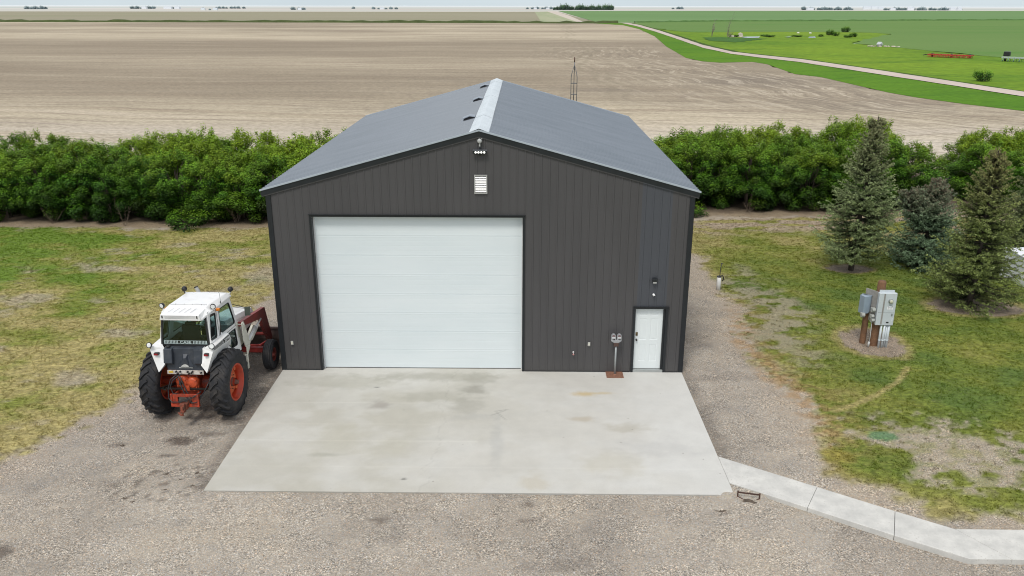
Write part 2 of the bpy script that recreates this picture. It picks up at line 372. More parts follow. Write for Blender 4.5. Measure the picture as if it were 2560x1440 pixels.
def g_near():
    g=G('yard_ground'); p=g.pos(); a=g.n('Attribute',_attribute_name='Col').outputs[0]; gr=g.n('Attribute',_attribute_name='grass').outputs[2]
    v=g.n('TexVoronoi',Vector=p,Scale=44,Randomness=1.0); vc=g.n('SeparateColor',i0=v.outputs['Color']).outputs[0]
    v2=g.n('TexVoronoi',Vector=p,Scale=95); vc2=g.n('SeparateColor',i0=v2.outputs['Color']).outputs[1]
    patch=g.rng(g.noise(p,1.3,5,.65,.4),.40,.62)
    st=g.ramp(vc,[(0,.38),(.30,.78),(.7,1.10),(.90,1.45),(1,2.0)]); st2=g.ramp(vc2,[(0,.55),(.5,.95),(.9,1.25),(1,1.9)])
    stone=g.mix(.5,st,st2,'MULTIPLY')
    stone=g.mix(g.math('SUBTRACT',1.0,g.math('MULTIPLY',patch,.70)),(1,1,1),stone)
    tint=g.mix(g.rng(g.n('SeparateColor',i0=v.outputs['Color']).outputs[2],.75,1),(1,1,1),(.86,.95,1.10))
    tint=g.mix(g.rng(g.n('SeparateColor',i0=v.outputs['Color']).outputs[1],.8,1),tint,(1.12,.96,.84))
    gc=g.mix(1,g.mix(1,a,stone,'MULTIPLY'),tint,'MULTIPLY')
    blade=g.noise(g.mapv(p,(30,55,20)),1.0,6,.7); b2=g.noise(p,6,5,.65)
    gf=g.math('MULTIPLY',g.rng(blade,.3,.7,.70,1.32),g.math('MULTIPLY',g.rng(b2,.40,.60,.80,1.15),g.rng(g.noise(g.mapv(p,(7,13,9)),1.0,3,.6),.40,.62,.78,1.18)))
    gg=g.mix(1,a,g.n('CombineColor',i0=gf,i1=gf,i2=gf).outputs[0],'MULTIPLY')
    col=g.mix(g.rng(gr,.2,.6),gc,gg)
    h=g.math('ADD',g.math('MULTIPLY',g.math('SUBTRACT',1,v.outputs['Distance']),g.math('MULTIPLY',patch,1)),g.math('MULTIPLY',blade,.8))
    g.bsdf(Base_Color=col,Roughness=.92,Specular_IOR_Level=.25,Normal=g.bump(h,.55,.012)); return g.m
M_near=g_near()
DX=.11
gx=np.arange(-33,52,DX); gy_=np.arange(-14,31,DX)
XX,YY=np.meshgrid(gx,gy_); C_,Gr_,H_,K_=ground_paint(XX,YY)
nx,ny=len(gx),len(gy_)
V=np.stack([XX,YY,H_],-1).reshape(-1,3)
ii=(np.arange(ny-1)[:,None]*nx+np.arange(nx-1)[None,:]).ravel()
F=np.stack([ii,ii+1,ii+nx+1,ii+nx],-1); fk=K_.reshape(-1)[ii]
cxm=V[ii,0]
def subground(name,mask,label,cat):
    f=F[mask]; u,inv=np.unique(f,return_inverse=True); f2=inv.reshape(f.shape)
    o=npmesh(name,V[u],f2,C_.reshape(-1,3)[u],M_near,True,{'grass':Gr_.reshape(-1)[u]})
    struct(o,label,cat); return o
subground('gravel_yard',fk==0,'tan gravel yard around the dark metal building','gravel')
subground('lawn',(fk==1)&(cxm<6),'patchy green and straw coloured lawn left of the building','lawn')
subground('lawn',(fk==1)&(cxm>=6),'mown green lawn with bare patches right of the building','lawn')
subground('bare_soil',fk==2,'dark bare soil strip beneath the tree belt','soil')

# grass tufts
def tufts():
    rng=np.random.default_rng(5)
    def region(n,x0,x1,y0,y1): return rng.uniform(x0,x1,n),rng.uniform(y0,y1,n)
    xs=[];ys=[]
    for n,b in [(95000,(-21,1,-9,17.6)),(95000,(12.6,31,-8,20.5))]:
        a,b_=region(n,*b); xs.append(a);ys.append(b_)
    x=np.concatenate(xs);y=np.concatenate(ys)
    C,Gs,H,K=ground_paint(x,y)
    clump=fbm(x*5.5,y*8.5,91,3)
    keep=(Gs>.35)&(rng.random(len(x))<np.clip(Gs*(.25+1.3*sst(.40,.62,clump)),0,1))
    keep|=(Gs>.06)&(Gs<=.35)&(clump>.60)&(rng.random(len(x))<.5)
    x,y,C,H,clump=x[keep],y[keep],C[keep],H[keep],clump[keep]
    n=len(x); B=3
    x=np.repeat(x,B)+rng.normal(0,.03,n*B); y=np.repeat(y,B)+rng.normal(0,.03,n*B); H=np.repeat(H,B)
    C=np.repeat(C,B,0)*rng.uniform(.82,1.22,(n*B,1)); hh=(.020+.032*np.repeat(sst(.4,.75,clump),B))*rng.uniform(.6,1.3,n*B)
    a=rng.uniform(0,2*PI,n*B); wd=rng.uniform(.008,.018,n*B); lx=rng.normal(0,.5,n*B)*hh; ly=rng.normal(0,.5,n*B)*hh
    p0=np.stack([x-np.cos(a)*wd,y-np.sin(a)*wd,H],-1); p1=np.stack([x+np.cos(a)*wd,y+np.sin(a)*wd,H],-1); p2=np.stack([x+lx,y+ly,H+hh],-1)
    Vt=np.stack([p0,p1,p2],1).reshape(-1,3); Ft=np.arange(len(Vt)).reshape(-1,3)
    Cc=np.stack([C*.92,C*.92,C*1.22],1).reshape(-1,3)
    side=x<6
    return Vt,Ft,Cc,side
g=G('grass_blades'); a=g.n('Attribute',_attribute_name='Col').outputs[0]
b=g.n('BsdfDiffuse',i0=a); t=g.n('BsdfTranslucent',i0=a); mxs=g.n('MixShader',i0=.3,i1=b.outputs[0],i2=t.outputs[0]); g.t.links.new(mxs.outputs[0],g.out.inputs[0]); M_blade=g.m
Vt,Ft,Cc,side=tufts()
for nm,msk,lab in (('grass',side,'short tufted green and dry grass growing left of the building'),('grass',~side,'short mown grass blades growing right of the building')):
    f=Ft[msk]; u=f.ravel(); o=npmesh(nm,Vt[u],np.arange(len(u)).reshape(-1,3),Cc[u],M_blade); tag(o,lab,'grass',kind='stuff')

# loose gravel pebbles
def pebbles():
    rng=np.random.default_rng(9); n=52000
    x=rng.uniform(-7,20,n); y=-9.8+ (rng.random(n)**1.6)*14
    C,Gs,H,K=ground_paint(x,y)
    off=(x>-.02)&(x<12.22)&(y>-6.72); off|=sdist(x,y,WALK)>-.02
    dn=fbm(x*1.1,y*1.1,97,4); k=(~off)&(Gs<.3)&(rng.random(n)<.15+sst(.42,.6,dn)); x,y,C,H=x[k],y[k],C[k],H[k]; n=len(x)
    s=rng.uniform(.006,.012,n)*(1+1.2*(rng.random(n)>.97)); a=rng.uniform(0,PI,n)
    base=np.array([(1,0,0),(-.2,1,.1),(-1,-.1,0),(.1,-1,0),(.1,.05,.9)],float)
    ca,sa=np.cos(a),np.sin(a)
    P=base[None]*s[:,None,None]; P=np.stack([P[...,0]*ca[:,None]*1.3-P[...,1]*sa[:,None],P[...,0]*sa[:,None]*1.3+P[...,1]*ca[:,None],P[...,2]],-1)
    P+=np.stack([x,y,H],-1)[:,None,:]; idx=np.array([(0,1,4),(1,2,4),(2,3,4),(3,0,4)])
    Fp=(np.arange(n)[:,None,None]*5+idx[None]).reshape(-1,3)
    lum=rng.choice([.45,.75,1.0,1.3,1.75],n,p=[.18,.28,.26,.18,.10])[:,None]*np.where(rng.random((n,1))<.2,np.array([[.9,.97,1.12]]),np.array([[1,1,1]]))
    Cp=np.repeat(np.clip(C*lum,0,.85),5,0)
    o=npmesh('gravel',P.reshape(-1,3),Fp,Cp,None); return o
g=G('pebble_stone'); a=g.n('Attribute',_attribute_name='Col').outputs[0]; g.bsdf(Base_Color=a,Roughness=.85,Specular_IOR_Level=.3)
o=pebbles(); o.data.materials.append(g.m); tag(o,'loose grey and tan pebbles scattered over the gravel yard','gravel',kind='stuff')

# ================================================================== FAR LAND
def poly_obj(name,pts,z,mat,label,cat,wob=0,step=0,seed=0):
    """flat sheet from outline; edges subdivided and roughened"""
    out=[]
    rnd=random.Random(seed)
    n=len(pts)
    for i in range(n):
        a=Vector(pts[i]); b=Vector(pts[(i+1)%n]); L=(b-a).length
        k=max(1,int(L/step)) if step else 1
        k=min(k,160); nrm=Vector((-(b-a).y,(b-a).x)).normalized()
        for j in range(k):
            p=a.lerp(b,j/k)
            if j and wob: p+=nrm*rnd.uniform(-wob,wob)
            out.append((p.x,p.y))
    v,f=holed(out,[],lambda x,y:(x,y,z))
    m=MB(); m.add(v,f); o=m.build(name,mat,fixn=False)
    me=o.data
    if me.polygons and me.polygons[0].normal.z<0: me.flip_normals()
    return struct(o,label,cat)
def g_field(name,c1,c2,c3,sx=.02,sy=.9,big=.004,fine=3,warp=6,rot=0,rows=.5,fineamt=.3):
    g=G(name); p=g.pos()
    wv=g.n('TexNoise',Vector=p,Scale=big*2.2,Detail=2).outputs[1]
    wp=g.n('VectorMath',_operation='MULTIPLY_ADD',i0=wv,i1=(warp*3,warp*10,0),i2=p).outputs[0]
    m1=g.mapv(wp,(sx*.25,sy*.12,1),rot=(0,0,rot)); n1=g.noise(m1,1,5,.6)
    m2=g.mapv(wp,(sx,sy,1),rot=(0,0,rot)); n2=g.noise(m2,1,5,.65)
    n3=g.noise(p,big,4,.6); n4=g.noise(g.mapv(p,(1,1.6,1)),fine,5,.7)
    f=g.math('ADD',g.math('MULTIPLY',n1,.55),g.math('MULTIPLY',n3,.45))
    c=g.mix(g.rng(f,.36,.60),c1,c2); c=g.mix(g.math('MULTIPLY',g.rng(n2,.52,.72),rows),c,c3)
    c=g.mix(g.math('MULTIPLY',g.rng(n2,.48,.28),rows*.6),c,c2)
    k=g.rng(n4,.25,.75,1-fineamt,1+fineamt); c=g.mix(1,c,g.n('CombineColor',i0=k,i1=k,i2=k).outputs[0],'MULTIPLY')
    g.bsdf(Base_Color=c,Roughness=.95,Specular_IOR_Level=.1,Normal=g.bump(n4,.35,.05)); return g
def fld(*a,**k): return g_field(*a,**k).m
# base plain to the horizon: field strips, with distance haze painted into their colour
def g_plain():
    g=G('distant_plain'); p=g.pos(); x=g.mapv(p,(.00012,.00075,1)); n=g.noise(x,1,3,.5)
    s=g.ramp(n,[(0,(.50,.49,.44)),(.40,(.52,.50,.45)),(.47,(.36,.42,.37)),(.53,(.56,.53,.49)),(.60,(.46,.43,.39)),(.68,(.38,.46,.40)),(1,(.54,.52,.49))])
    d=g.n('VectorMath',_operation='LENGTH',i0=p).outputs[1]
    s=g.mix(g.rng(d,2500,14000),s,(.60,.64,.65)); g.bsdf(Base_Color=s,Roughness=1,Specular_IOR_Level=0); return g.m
pts=[(90000*math.cos(a),90000*math.sin(a)) for a in [2*PI*i/96 for i in range(96)]]
m=MB(); m.add([(x,y,-.6) for x,y in pts],[tuple(range(96))]); struct(m.build('ground',g_plain(),fixn=False),'flat prairie running out to the horizon','plain')
# surroundings of the yard out of frame
M_side=fld('rough_grass',(.13,.16,.04),(.20,.19,.06),(.30,.25,.12),sx=.4,sy=.4,big=.05,fine=6,warp=.5)
poly_obj('yard_surroundings',[(-160,-120),(160,-120),(160,32),(-160,32)],-.30,M_side,'grass and gravel farmyard ground around the yard','ground')

def g_stubble():
    g=G('stubble'); p=g.pos(); sp=g.n('SeparateXYZ',i0=p)
    wv=g.n('TexNoise',Vector=p,Scale=.012,Detail=3).outputs[1]
    wp=g.n('VectorMath',_operation='MULTIPLY_ADD',i0=wv,i1=(20,34,0),i2=p).outputs[0]
    n1=g.noise(g.mapv(wp,(.0035,.022,1)),1,5,.62); n2=g.noise(g.mapv(wp,(.02,.30,1)),1,6,.68)
    n3=g.noise(p,.010,4,.6); n4=g.noise(g.mapv(p,(1.2,2.4,1)),1.6,6,.75); n5=g.noise(g.mapv(wp,(.035,1.3,1)),1,5,.7)
    f=g.math('ADD',g.math('MULTIPLY',n1,.6),g.math('MULTIPLY',n3,.4))
    c=g.mix(g.rng(f,.41,.58),(.268,.224,.160),(.515,.445,.325))
    c=g.mix(g.math('MULTIPLY',g.rng(n2,.50,.64),.68),c,(.31,.245,.18)); c=g.mix(g.math('MULTIPLY',g.rng(n2,.48,.33),.6),c,(.52,.445,.345))
    c=g.mix(g.math('MULTIPLY',g.rng(n5,.53,.63),.62),c,(.225,.18,.14)); c=g.mix(g.math('MULTIPLY',g.rng(n5,.46,.34),.35),c,(.56,.49,.39))
    dz=g.math('MULTIPLY',g.rng(sp.outputs[1],62,95),g.rng(sp.outputs[1],330,190)); dz=g.math('MULTIPLY',dz,g.rng(g.noise(g.mapv(wp,(.006,.018,1)),1,5,.6),.34,.52)); c=g.mix(g.math('MULTIPLY',dz,.62),c,(.240,.196,.142))
    # chaff covered headland behind the tree belt
    hd=g.math('MULTIPLY',g.rng(sp.outputs[1],62,46),g.rng(sp.outputs[1],34,40)); hd=g.math('MULTIPLY',hd,g.rng(g.math('ADD',n2,g.math('MULTIPLY',n4,.4)),.55,.80))
    c=g.mix(g.math('MULTIPLY',hd,.8),c,(.62,.56,.47))
    # headland tracks curling on the right
    wx=g.noise(p,.02,3,.5,0,1)
    q=g.n('VectorMath',_operation='MULTIPLY_ADD',i0=wx,i1=(26,26,0),i2=p).outputs[0]
    dd=g.n('VectorMath',_operation='LENGTH',i0=g.n('VectorMath',_operation='SUBTRACT',i0=q,i1=(48,96,0)).outputs[0]).outputs[1]
    tr=g.math('ABSOLUTE',g.math('SUBTRACT',g.math('FRACT',g.math('MULTIPLY',dd,.16)),.5))
    trm=g.math('MULTIPLY',g.rng(tr,.10,.03),g.math('MULTIPLY',g.rng(dd,75,35),g.rng(n3,.40,.52)))
    c=g.mix(g.math('MULTIPLY',trm,.32),c,(.24,.195,.15))
    dk=g.math('MULTIPLY',g.rng(g.noise(p,.03,5,.65,.6),.52,.66),g.rng(dd,70,25)); c=g.mix(g.math('MULTIPLY',dk,.78),c,(.205,.172,.135))
    ty_=g.rng(sp.outputs[1],20,220); bx=g.ramp(ty_,[(.02,.95),(.10,.80),(.175,.70),(.245,.62),(.315,.57),(.395,.56),(.50,.535),(.65,.50),(.725,.435),(1,.48)])
    bd_=g.math('SUBTRACT',g.math('MULTIPLY',bx,100.0),sp.outputs[0]); bw=g.math('ADD',bd_,g.math('MULTIPLY',g.math('SUBTRACT',g.noise(p,.05,3,.6),.5),9))
    bs=g.math('FRACT',g.math('MULTIPLY',bw,.21)); bn=g.noise(g.mapv(g.n('CombineXYZ',i0=g.math('MULTIPLY',bw,.9),i1=g.math('MULTIPLY',sp.outputs[1],.06)).outputs[0],(1,1,1)),1,4,.7)
    bm_=g.math('MULTIPLY',g.rng(bd_,2,5),g.math('MULTIPLY',g.rng(bd_,42,20),g.math('MULTIPLY',g.rng(sp.outputs[1],235,190),1.0)))
    c=g.mix(g.math('MULTIPLY',g.math('MULTIPLY',g.rng(bn,.50,.62),bm_),.62),c,(.215,.178,.138)); c=g.mix(g.math('MULTIPLY',g.math('MULTIPLY',g.rng(bn,.48,.38),bm_),.5),c,(.56,.49,.385))
    # two wheel tracks running away up the field
    px=g.math('ADD',g.math('SUBTRACT',sp.outputs[0],17.5),g.math('MULTIPLY',g.math('SUBTRACT',n3,.5),34))
    pl=g.math('SUBTRACT',px,g.math('MULTIPLY',sp.outputs[1],.028))
    ap=g.math('ABSOLUTE',g.math('SUBTRACT',g.math('ABSOLUTE',pl),1.1)); tk=g.math('MULTIPLY',g.rng(ap,.7,.2),g.math('MULTIPLY',g.rng(sp.outputs[1],60,110),g.rng(n4,.35,.6)))
    c=g.mix(g.math('MULTIPLY',tk,.5),c,(.22,.19,.13))
    k=g.rng(n4,.28,.72,.60,1.36); c=g.mix(1,c,g.n('CombineColor',i0=k,i1=k,i2=k).outputs[0],'MULTIPLY')
    g.bsdf(Base_Color=c,Roughness=.95,Specular_IOR_Level=.1,Normal=g.bump(n4,.5,.08)); return g.m
stub=[(-900,24),(-900,560),(-360,553),(-176,552),(-8,547),(31,538),(53,540),(60,520),(67,492),(64.6,401),(56.9,299),(47.9,218),(43.4,165),(44.6,153.4),(47,149.7),(54.2,152.5),(55.4,145),(53.2,120),(55.6,114),(55.8,99.5),(56,89),(56.9,83),(59.2,75.7),(62.1,69.4),(70,55),(95,24)]
poly_obj('stubble_field',stub,-.20,g_stubble(),'pale tan stubble field beyond the tree belt','field',.9,4,1)
M_verge=fld('verge_grass',(.070,.175,.010),(.105,.215,.012),(.035,.105,.009),sx=.05,sy=.25,big=.03,fine=1.2,warp=2,rows=.6)
verge=[(52,552),(53,540),(60,520),(67.2,492),(64.6,401),(56.9,299),(47.9,218),(43.4,165),(44.6,153.4),(47,149.7),(54.2,152.5),(55.4,145),(53.2,120),(55.6,114),(55.8,99.5),(56,89),(56.9,83),(59.2,75.7),(62.1,69.4),(70,55),(95,24),(140,24),(140,90),(116,163),(114,178),(112.2,199),(111,228),(109.2,245),(138.5,299.5),(160,338),(159,355),(147,360),(131,365),(113,364),(83,356),(78.2,368),(74.9,417),(80,553)]
poly_obj('meadow',verge,-.28,fld('meadow_grass',(.100,.200,.013),(.175,.270,.018),(.050,.125,.012),sx=.03,sy=.12,big=.02,fine=.5,warp=3,rows=.8,fineamt=.42),'bright green grass meadow on both sides of the gravel road','meadow',.7,5,2)
poly_obj('road_verge',[(53,545),(60,520),(66.5,492),(64.3,401),(56.5,299),(47.5,218),(43.1,165),(44.3,153.2),(47,149.2),(54.2,152),(55.2,145),(52.9,120),(55.2,114),(55.4,99.5),(55.6,89),(56.5,83),(58.8,75.7),(61.7,69.4),(69.6,55),(94,24),(110,24),(73,70),(70.5,84.2),(69.4,98),(68.3,108),(67,120),(65.5,134),(63.7,151),(59.7,166.7),(57,181),(56.5,211),(60.3,268),(66.3,361),(71.6,471),(73,552)],-.17,M_verge,'lush green ditch verge along the gravel road','verge',0,3,3)
road=[(72.6,552.8),(71.2,471),(65.9,361.2),(59.9,268.2),(56.1,211.2),(56.6,181.2),(59.3,166.7),(63.3,151.5),(65.1,134.2),(66.6,120),(67.9,108.1),(69,98),(69.6,90.4),(70.3,84.2),(73,68),(80,48),(88,30),(93,30),(85,49),(77.5,70),(74.4,84),(73.8,90),(73,96.3),(72.4,104),(71.5,115.2),(70.4,128.4),(68.7,143.2),(66.7,161.1),(62.3,176.3),(59.2,190.4),(59.6,226),(64.4,291.2),(70.1,374),(76.8,492.3),(77.5,556),(84,557),(84,561),(70,561),(70,556)]
poly_obj('gravel_road',road,-.10,fld('road_gravel',(.46,.39,.34),(.54,.46,.40),(.40,.33,.29),sx=.3,sy=.05,big=.05,fine=2,warp=.5,fineamt=.12),'pale gravel road curving away through the meadow','road',.12,4,4)
# dark grass bank on the far side of the road
bank=[(77.8,545),(77.1,492.3),(70.4,374),(64.7,291.2),(59.9,226),(59.5,190.4),(62.6,176.3),(67,161.1),(69,143.2),(70.7,128.4),(71.8,115.2),(72.7,104),(73.3,96.3),(74.1,90),(76,80),(76.9,80),(74.9,90),(74.2,96.5),(73.6,104.2),(72.8,115.4),(71.8,128.6),(70.3,143.6),(68.5,161.7),(64.2,177.3),(61.1,191),(61.5,226),(66.2,291),(71.8,374),(78.4,492),(79,545)]
poly_obj('ditch_bank',bank,-.155,fld('bank_grass',(.045,.085,.016),(.06,.11,.018),(.035,.065,.012),sx=.3,sy=.3,big=.05,fine=2,warp=.5),'narrow dark grass bank along the far edge of the road','verge',.3,3,5)
M_crop=fld('crop_green',(.110,.200,.050),(.140,.225,.062),(.075,.200,.030),sx=.008,sy=.05,big=.004,fine=.8,warp=8,rows=.6,fineamt=.12)
poly_obj('crop_field',[(115.4,24),(1500,24),(1500,900),(423,712),(152,628),(79,575),(79,553),(74.9,417),(78.2,368),(83,356),(113,364),(131,365),(147,360),(159,355),(160,338),(138.5,299.5),(109.2,245),(111,228),(112.2,199),(114,178),(118,150)],-.24,M_crop,'dull green crop field right of the road','field',1.5,8,6)
poly_obj('dark_pond_grass',[(72.4,291.7),(80,296),(85.4,288.3),(93.4,280.9),(82.9,262.5),(74.4,249.2),(68.9,262)],-.21,fld('sedge',(.05,.12,.025),(.065,.15,.025),(.045,.10,.02),big=.05,fine=1),'dark green sedge hollow beside the slough','grass',.8,3,7)
# strips beyond, aerial haze toned into their flat colours
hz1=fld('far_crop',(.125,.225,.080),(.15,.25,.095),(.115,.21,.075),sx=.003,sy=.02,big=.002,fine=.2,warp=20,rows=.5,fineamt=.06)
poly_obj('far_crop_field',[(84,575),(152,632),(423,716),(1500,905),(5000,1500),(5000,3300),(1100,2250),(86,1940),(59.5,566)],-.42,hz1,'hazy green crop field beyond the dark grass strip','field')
hz2=fld('far_fallow',(.262,.243,.165),(.295,.27,.19),(.215,.245,.125),sx=.0015,sy=.012,big=.0016,fine=.2,warp=30,rows=.6,fineamt=.06)
poly_obj('far_fallow_field',[(59.5,566),(-8,562),(-176,575),(-348,568),(-900,640),(-5000,1100),(-5000,1500),(-1500,1500),(-30,1640),(55,1700),(76,1790)],-.40,hz2,'brownish fallow field beyond the dark grass strip','field')
poly_obj('far_crop_strips',[(45.9,564),(57,1750),(76,1790),(62,1000),(50,566)],-.36,fld('far_stubble',(.50,.44,.37),(.54,.48,.41),(.44,.38,.32),big=.002,fine=.2,fineamt=.05),'pale stubble strip narrowing to the horizon','field')
poly_obj('far_crop_strips',[(20,563),(45.9,564),(57,1750),(30,1650)],-.35,fld('far_green_rows',(.30,.33,.20),(.36,.37,.24),(.25,.31,.17),sx=.08,sy=.002,big=.002,fine=.2,warp=4,rows=.8,fineamt=.05),'greenish striped crop rows narrowing to the horizon','field')
# dark grass strip (a raised, weedy field edge)
def strip(name,pts,wd,h,mat,label):
    m=MB(); n=len(pts); vs=[]; rnd=random.Random(3)
    P=[]
    for i in range(n-1):
        a=Vector(pts[i]);b=Vector(pts[i+1]);k=max(1,int((b-a).length/5))
        P+=[a.lerp(b,j/k) for j in range(k)]
    P.append(Vector(pts[-1]))
    for i,p in enumerate(P):
        hh=h*rnd.uniform(.6,1.25)
        vs+=[(p.x,p.y-wd/2,-.3),(p.x,p.y-wd*.3,hh-.2),(p.x,p.y+wd*.3,hh-.2),(p.x,p.y+wd/2,-.3)]
    fs=[(i*4+j,(i+1)*4+j,(i+1)*4+j+1,i*4+j+1) for i in range(len(P)-1) for j in range(3)]
    m.add(vs,fs,0,True); return struct(m.build(name,mat),label,'grass strip')
strip('grass_strip',[(-1500,700),(-900,618),(-348,560),(-176,557),(-8,551),(31,541),(70,553)],11,1.4,fld('strip_grass',(.060,.080,.030),(.075,.095,.035),(.05,.065,.025),big=.02,fine=.3),'thin dark grass strip between the stubble and fallow fields')
strip('grass_strip',[(84,575),(152,627),(300,670),(423,710),(800,790)],6,.9,fld('strip_green',(.075,.150,.045),(.09,.17,.05),(.06,.13,.04),big=.02,fine=.3),'thin dark green strip crossing the crop field')
g=G('pond_water'); g.bsdf(Base_Color=(.40,.44,.46),Roughness=.2,Specular_IOR_Level=.6); M_water=g.m
for pp,l in (([(86.5,292.4),(90.3,298.1),(95.6,299.5),(92.3,288.7),(87.8,286.5)],'widest pale water patch of the slough'),([(103.4,295.5),(107.7,300.4),(104.4,293.4)],'small middle water patch of the slough'),([(113.5,298),(116.2,300),(113,289.8),(110.2,289.7)],'right hand water patch of the slough')):
    poly_obj('water',pp,-.12,M_water,l,'pond')
# ================================================================== CONCRETE
def g_conc(name,side=False):
    g=G(name); p=g.pos(); a=g.n('Attribute',_attribute_name='Col').outputs[0] if not side else None
    n=g.noise(p,30,5,.7); n2=g.noise(p,2.2,5,.6); v=g.n('TexVoronoi',Vector=p,Scale=3.1); 
    base=a if a else g.mix(g.rng(n2,.35,.65),(.50,.495,.465),(.60,.59,.55))
    k=g.math('MULTIPLY',g.rng(n,.3,.7,.95,1.05),g.rng(n2,.3,.7,.96,1.04)); c=g.mix(1,base,g.n('CombineColor',i0=k,i1=k,i2=k).outputs[0],'MULTIPLY')
    # pits and small spots
    v3=g.n('TexVoronoi',Vector=p,Scale=2.2,Randomness=1); rr=g.n('SeparateColor',i0=v3.outputs['Color']).outputs[0]
    pit=g.math('MULTIPLY',g.rng(v3.outputs['Distance'],.055,.03),g.rng(rr,.35,.5)); c=g.mix(g.math('MULTIPLY',pit,.65),c,(.20,.18,.155))
    if side:
        vs=g.n('TexVoronoi',Vector=p,Scale=14); q=g.math('MULTIPLY',g.rng(vs.outputs['Distance'],.22,.12),g.rng(n2,.42,.6)); c=g.mix(g.math('MULTIPLY',q,.5),c,(.30,.275,.235))
    g.bsdf(Base_Color=c,Roughness=.82,Specular_IOR_Level=.3,Normal=g.bump(n,.12,.004)); return g.m
def slab():
    dx=.045; xs=np.linspace(0,12.2,int(12.2/dx)); ys=np.linspace(-6.7,.25,int(6.95/dx)); X,Y=np.meshgrid(xs,ys)
    big=fbm(X*.35,Y*.35,3,4); med=fbm(X*1.0,Y*1.3,7,4); st=fbm(X*.3,Y*2.5,17,4); f2=fbm(X*2.2,Y*3,23,4); fin=fbm(X*6,Y*8,29,3)
    C=np.broadcast_to((.525,.512,.468),X.shape+(3,)).copy()
    C=lerp(C,np.broadcast_to((.415,.397,.335),C.shape),sst(.36,.80,big)*.75*sst(9.5,4,X)); C=lerp(C,np.broadcast_to((.56,.555,.52),C.shape),sst(.45,.75,med)*.4)
    C=lerp(C,np.broadcast_to((.47,.46,.42),C.shape),sst(.45,.75,st)*.3)
    C=lerp(C,np.broadcast_to((.585,.585,.56),C.shape),sst(8.5,12,X+(med-.5)*3)*.5)
    for (sx,sy,rx,ry,k,col) in [(5.9,-1.35,.45,.35,.50,(.27,.26,.22)),(6.0,-.6,.5,.5,.35,(.30,.29,.245)),(5.8,-2.3,.55,.5,.32,(.30,.29,.25)),(4.9,-1.8,1.3,.35,.28,(.32,.31,.26)),(3.35,-2.3,.35,.30,.45,(.29,.265,.235)),
        (9.15,-1.55,.38,.18,.55,(.50,.38,.185)),(9.6,-1.5,.35,.10,.4,(.48,.38,.20)),(8.95,-3.1,.35,.14,.40,(.40,.34,.25)),(10.2,-3.55,.6,.3,.35,(.38,.35,.28)),(2.5,-5.05,.5,.10,.40,(.30,.295,.25)),(2.7,-4.4,.9,.9,.28,(.42,.40,.32)),(4.0,-4.6,.6,.7,.25,(.42,.40,.32)),
        (9.6,-5.3,.8,.7,.28,(.44,.41,.32)),(7.6,-6.2,.35,.4,.3,(.45,.40,.30)),(6.7,-4.2,.18,1.5,.3,(.38,.38,.36)),(6.0,-3.0,.9,.25,.25,(.38,.375,.35)),(2.0,-.9,1.6,.5,.35,(.36,.35,.29)),(4.6,-.45,1.8,.35,.45,(.34,.33,.28)),(10.7,-4.6,1.4,.5,.22,(.42,.42,.41)),(4.55,-6.15,.07,.05,.8,(.2,.2,.18)),(3.1,-1.2,.08,.03,.8,(.15,.15,.14))]:
        q=np.hypot((X-sx)/rx,(Y-sy)/ry)+(f2-.5)*1.2+(fin-.5)*.5; C=lerp(C,np.broadcast_to(col,C.shape),min(1,k*1.35)*(1-sst(.3,1.3,q)))
    # screed lines and one wandering crack
    for yj,x1,k in ((-2.2,4.6,.07),(-3.45,4.9,.06),(-4.35,6.2,.09),(-5.6,12,.04)):
        C=C*(1+k*(1-sst(.0,.05,np.abs(Y-yj)))*(X<x1))[...,None]
    cxk=5.05+.10*np.sin(Y*1.1)+ (fbm(Y*2.5,Y*0+1,44,3)-.5)*.5-(Y+6.7)*-.035
    C=C*(1-.09*(1-sst(.0,.03,np.abs(X-cxk))))[...,None]
    cyk=pdist(X,Y,[(6.5,-2.9),(6.95,-2.55),(6.6,-2.65),(6.9,-3.15)]); C=C*(1-.25*(1-sst(.005,.03,cyk)))[...,None]
    C=C*(.985+.03*fin[...,None])
    Z=(med-.5)*.004
    ch=np.hypot(X-12.15,Y+6.75)+(f2-.5)*.25; Z=Z-.09*(1-sst(.13,.22,ch))
    nx,ny=len(xs),len(ys); Vv=np.stack([X,Y,Z],-1).reshape(-1,3); i=(np.arange(ny-1)[:,None]*nx+np.arange(nx-1)[None,:]).ravel()
    Ff=np.stack([i,i+1,i+nx+1,i+nx],-1); Cc=C.reshape(-1,3)
    # skirts
    Vs=[];Fs=[];Cs=[]; base=len(Vv)
    def skirt(idx):
        nonlocal base
        a=Vv[idx].copy(); b=a.copy(); b[:,2]=-.16
        k=len(idx); Vs.append(a);Vs.append(b);Cs.append(Cc[idx]*.8);Cs.append(Cc[idx]*.55)
        j=np.arange(k-1); Fs.append(np.stack([base+j,base+j+1,base+k+j+1,base+k+j],-1)); base+=2*k
    skirt(np.arange(nx)); skirt(np.arange(ny)*nx); skirt(np.arange(ny)*nx+nx-1)
    return npmesh('concrete_slab',np.concatenate([Vv]+Vs),np.concatenate([Ff]+Fs),np.concatenate([Cc]+Cs),g_conc('apron_concrete'))
struct(slab(),'pale grey concrete apron in front of the doors','concrete slab')
M_walk=g_conc('walk_concrete',True)
def walkseg(pts,name='sidewalk'):
    m=MB(); m.prism(pts,'z',-.22,.012); return m.build(name,M_walk,bevel=.012)
def inset(poly,d=.006):
    c=Vector((sum(p[0] for p in poly)/len(poly),sum(p[1] for p in poly)/len(poly)))
    return [tuple(Vector(p)+(c-Vector(p)).normalized()*d) for p in poly]
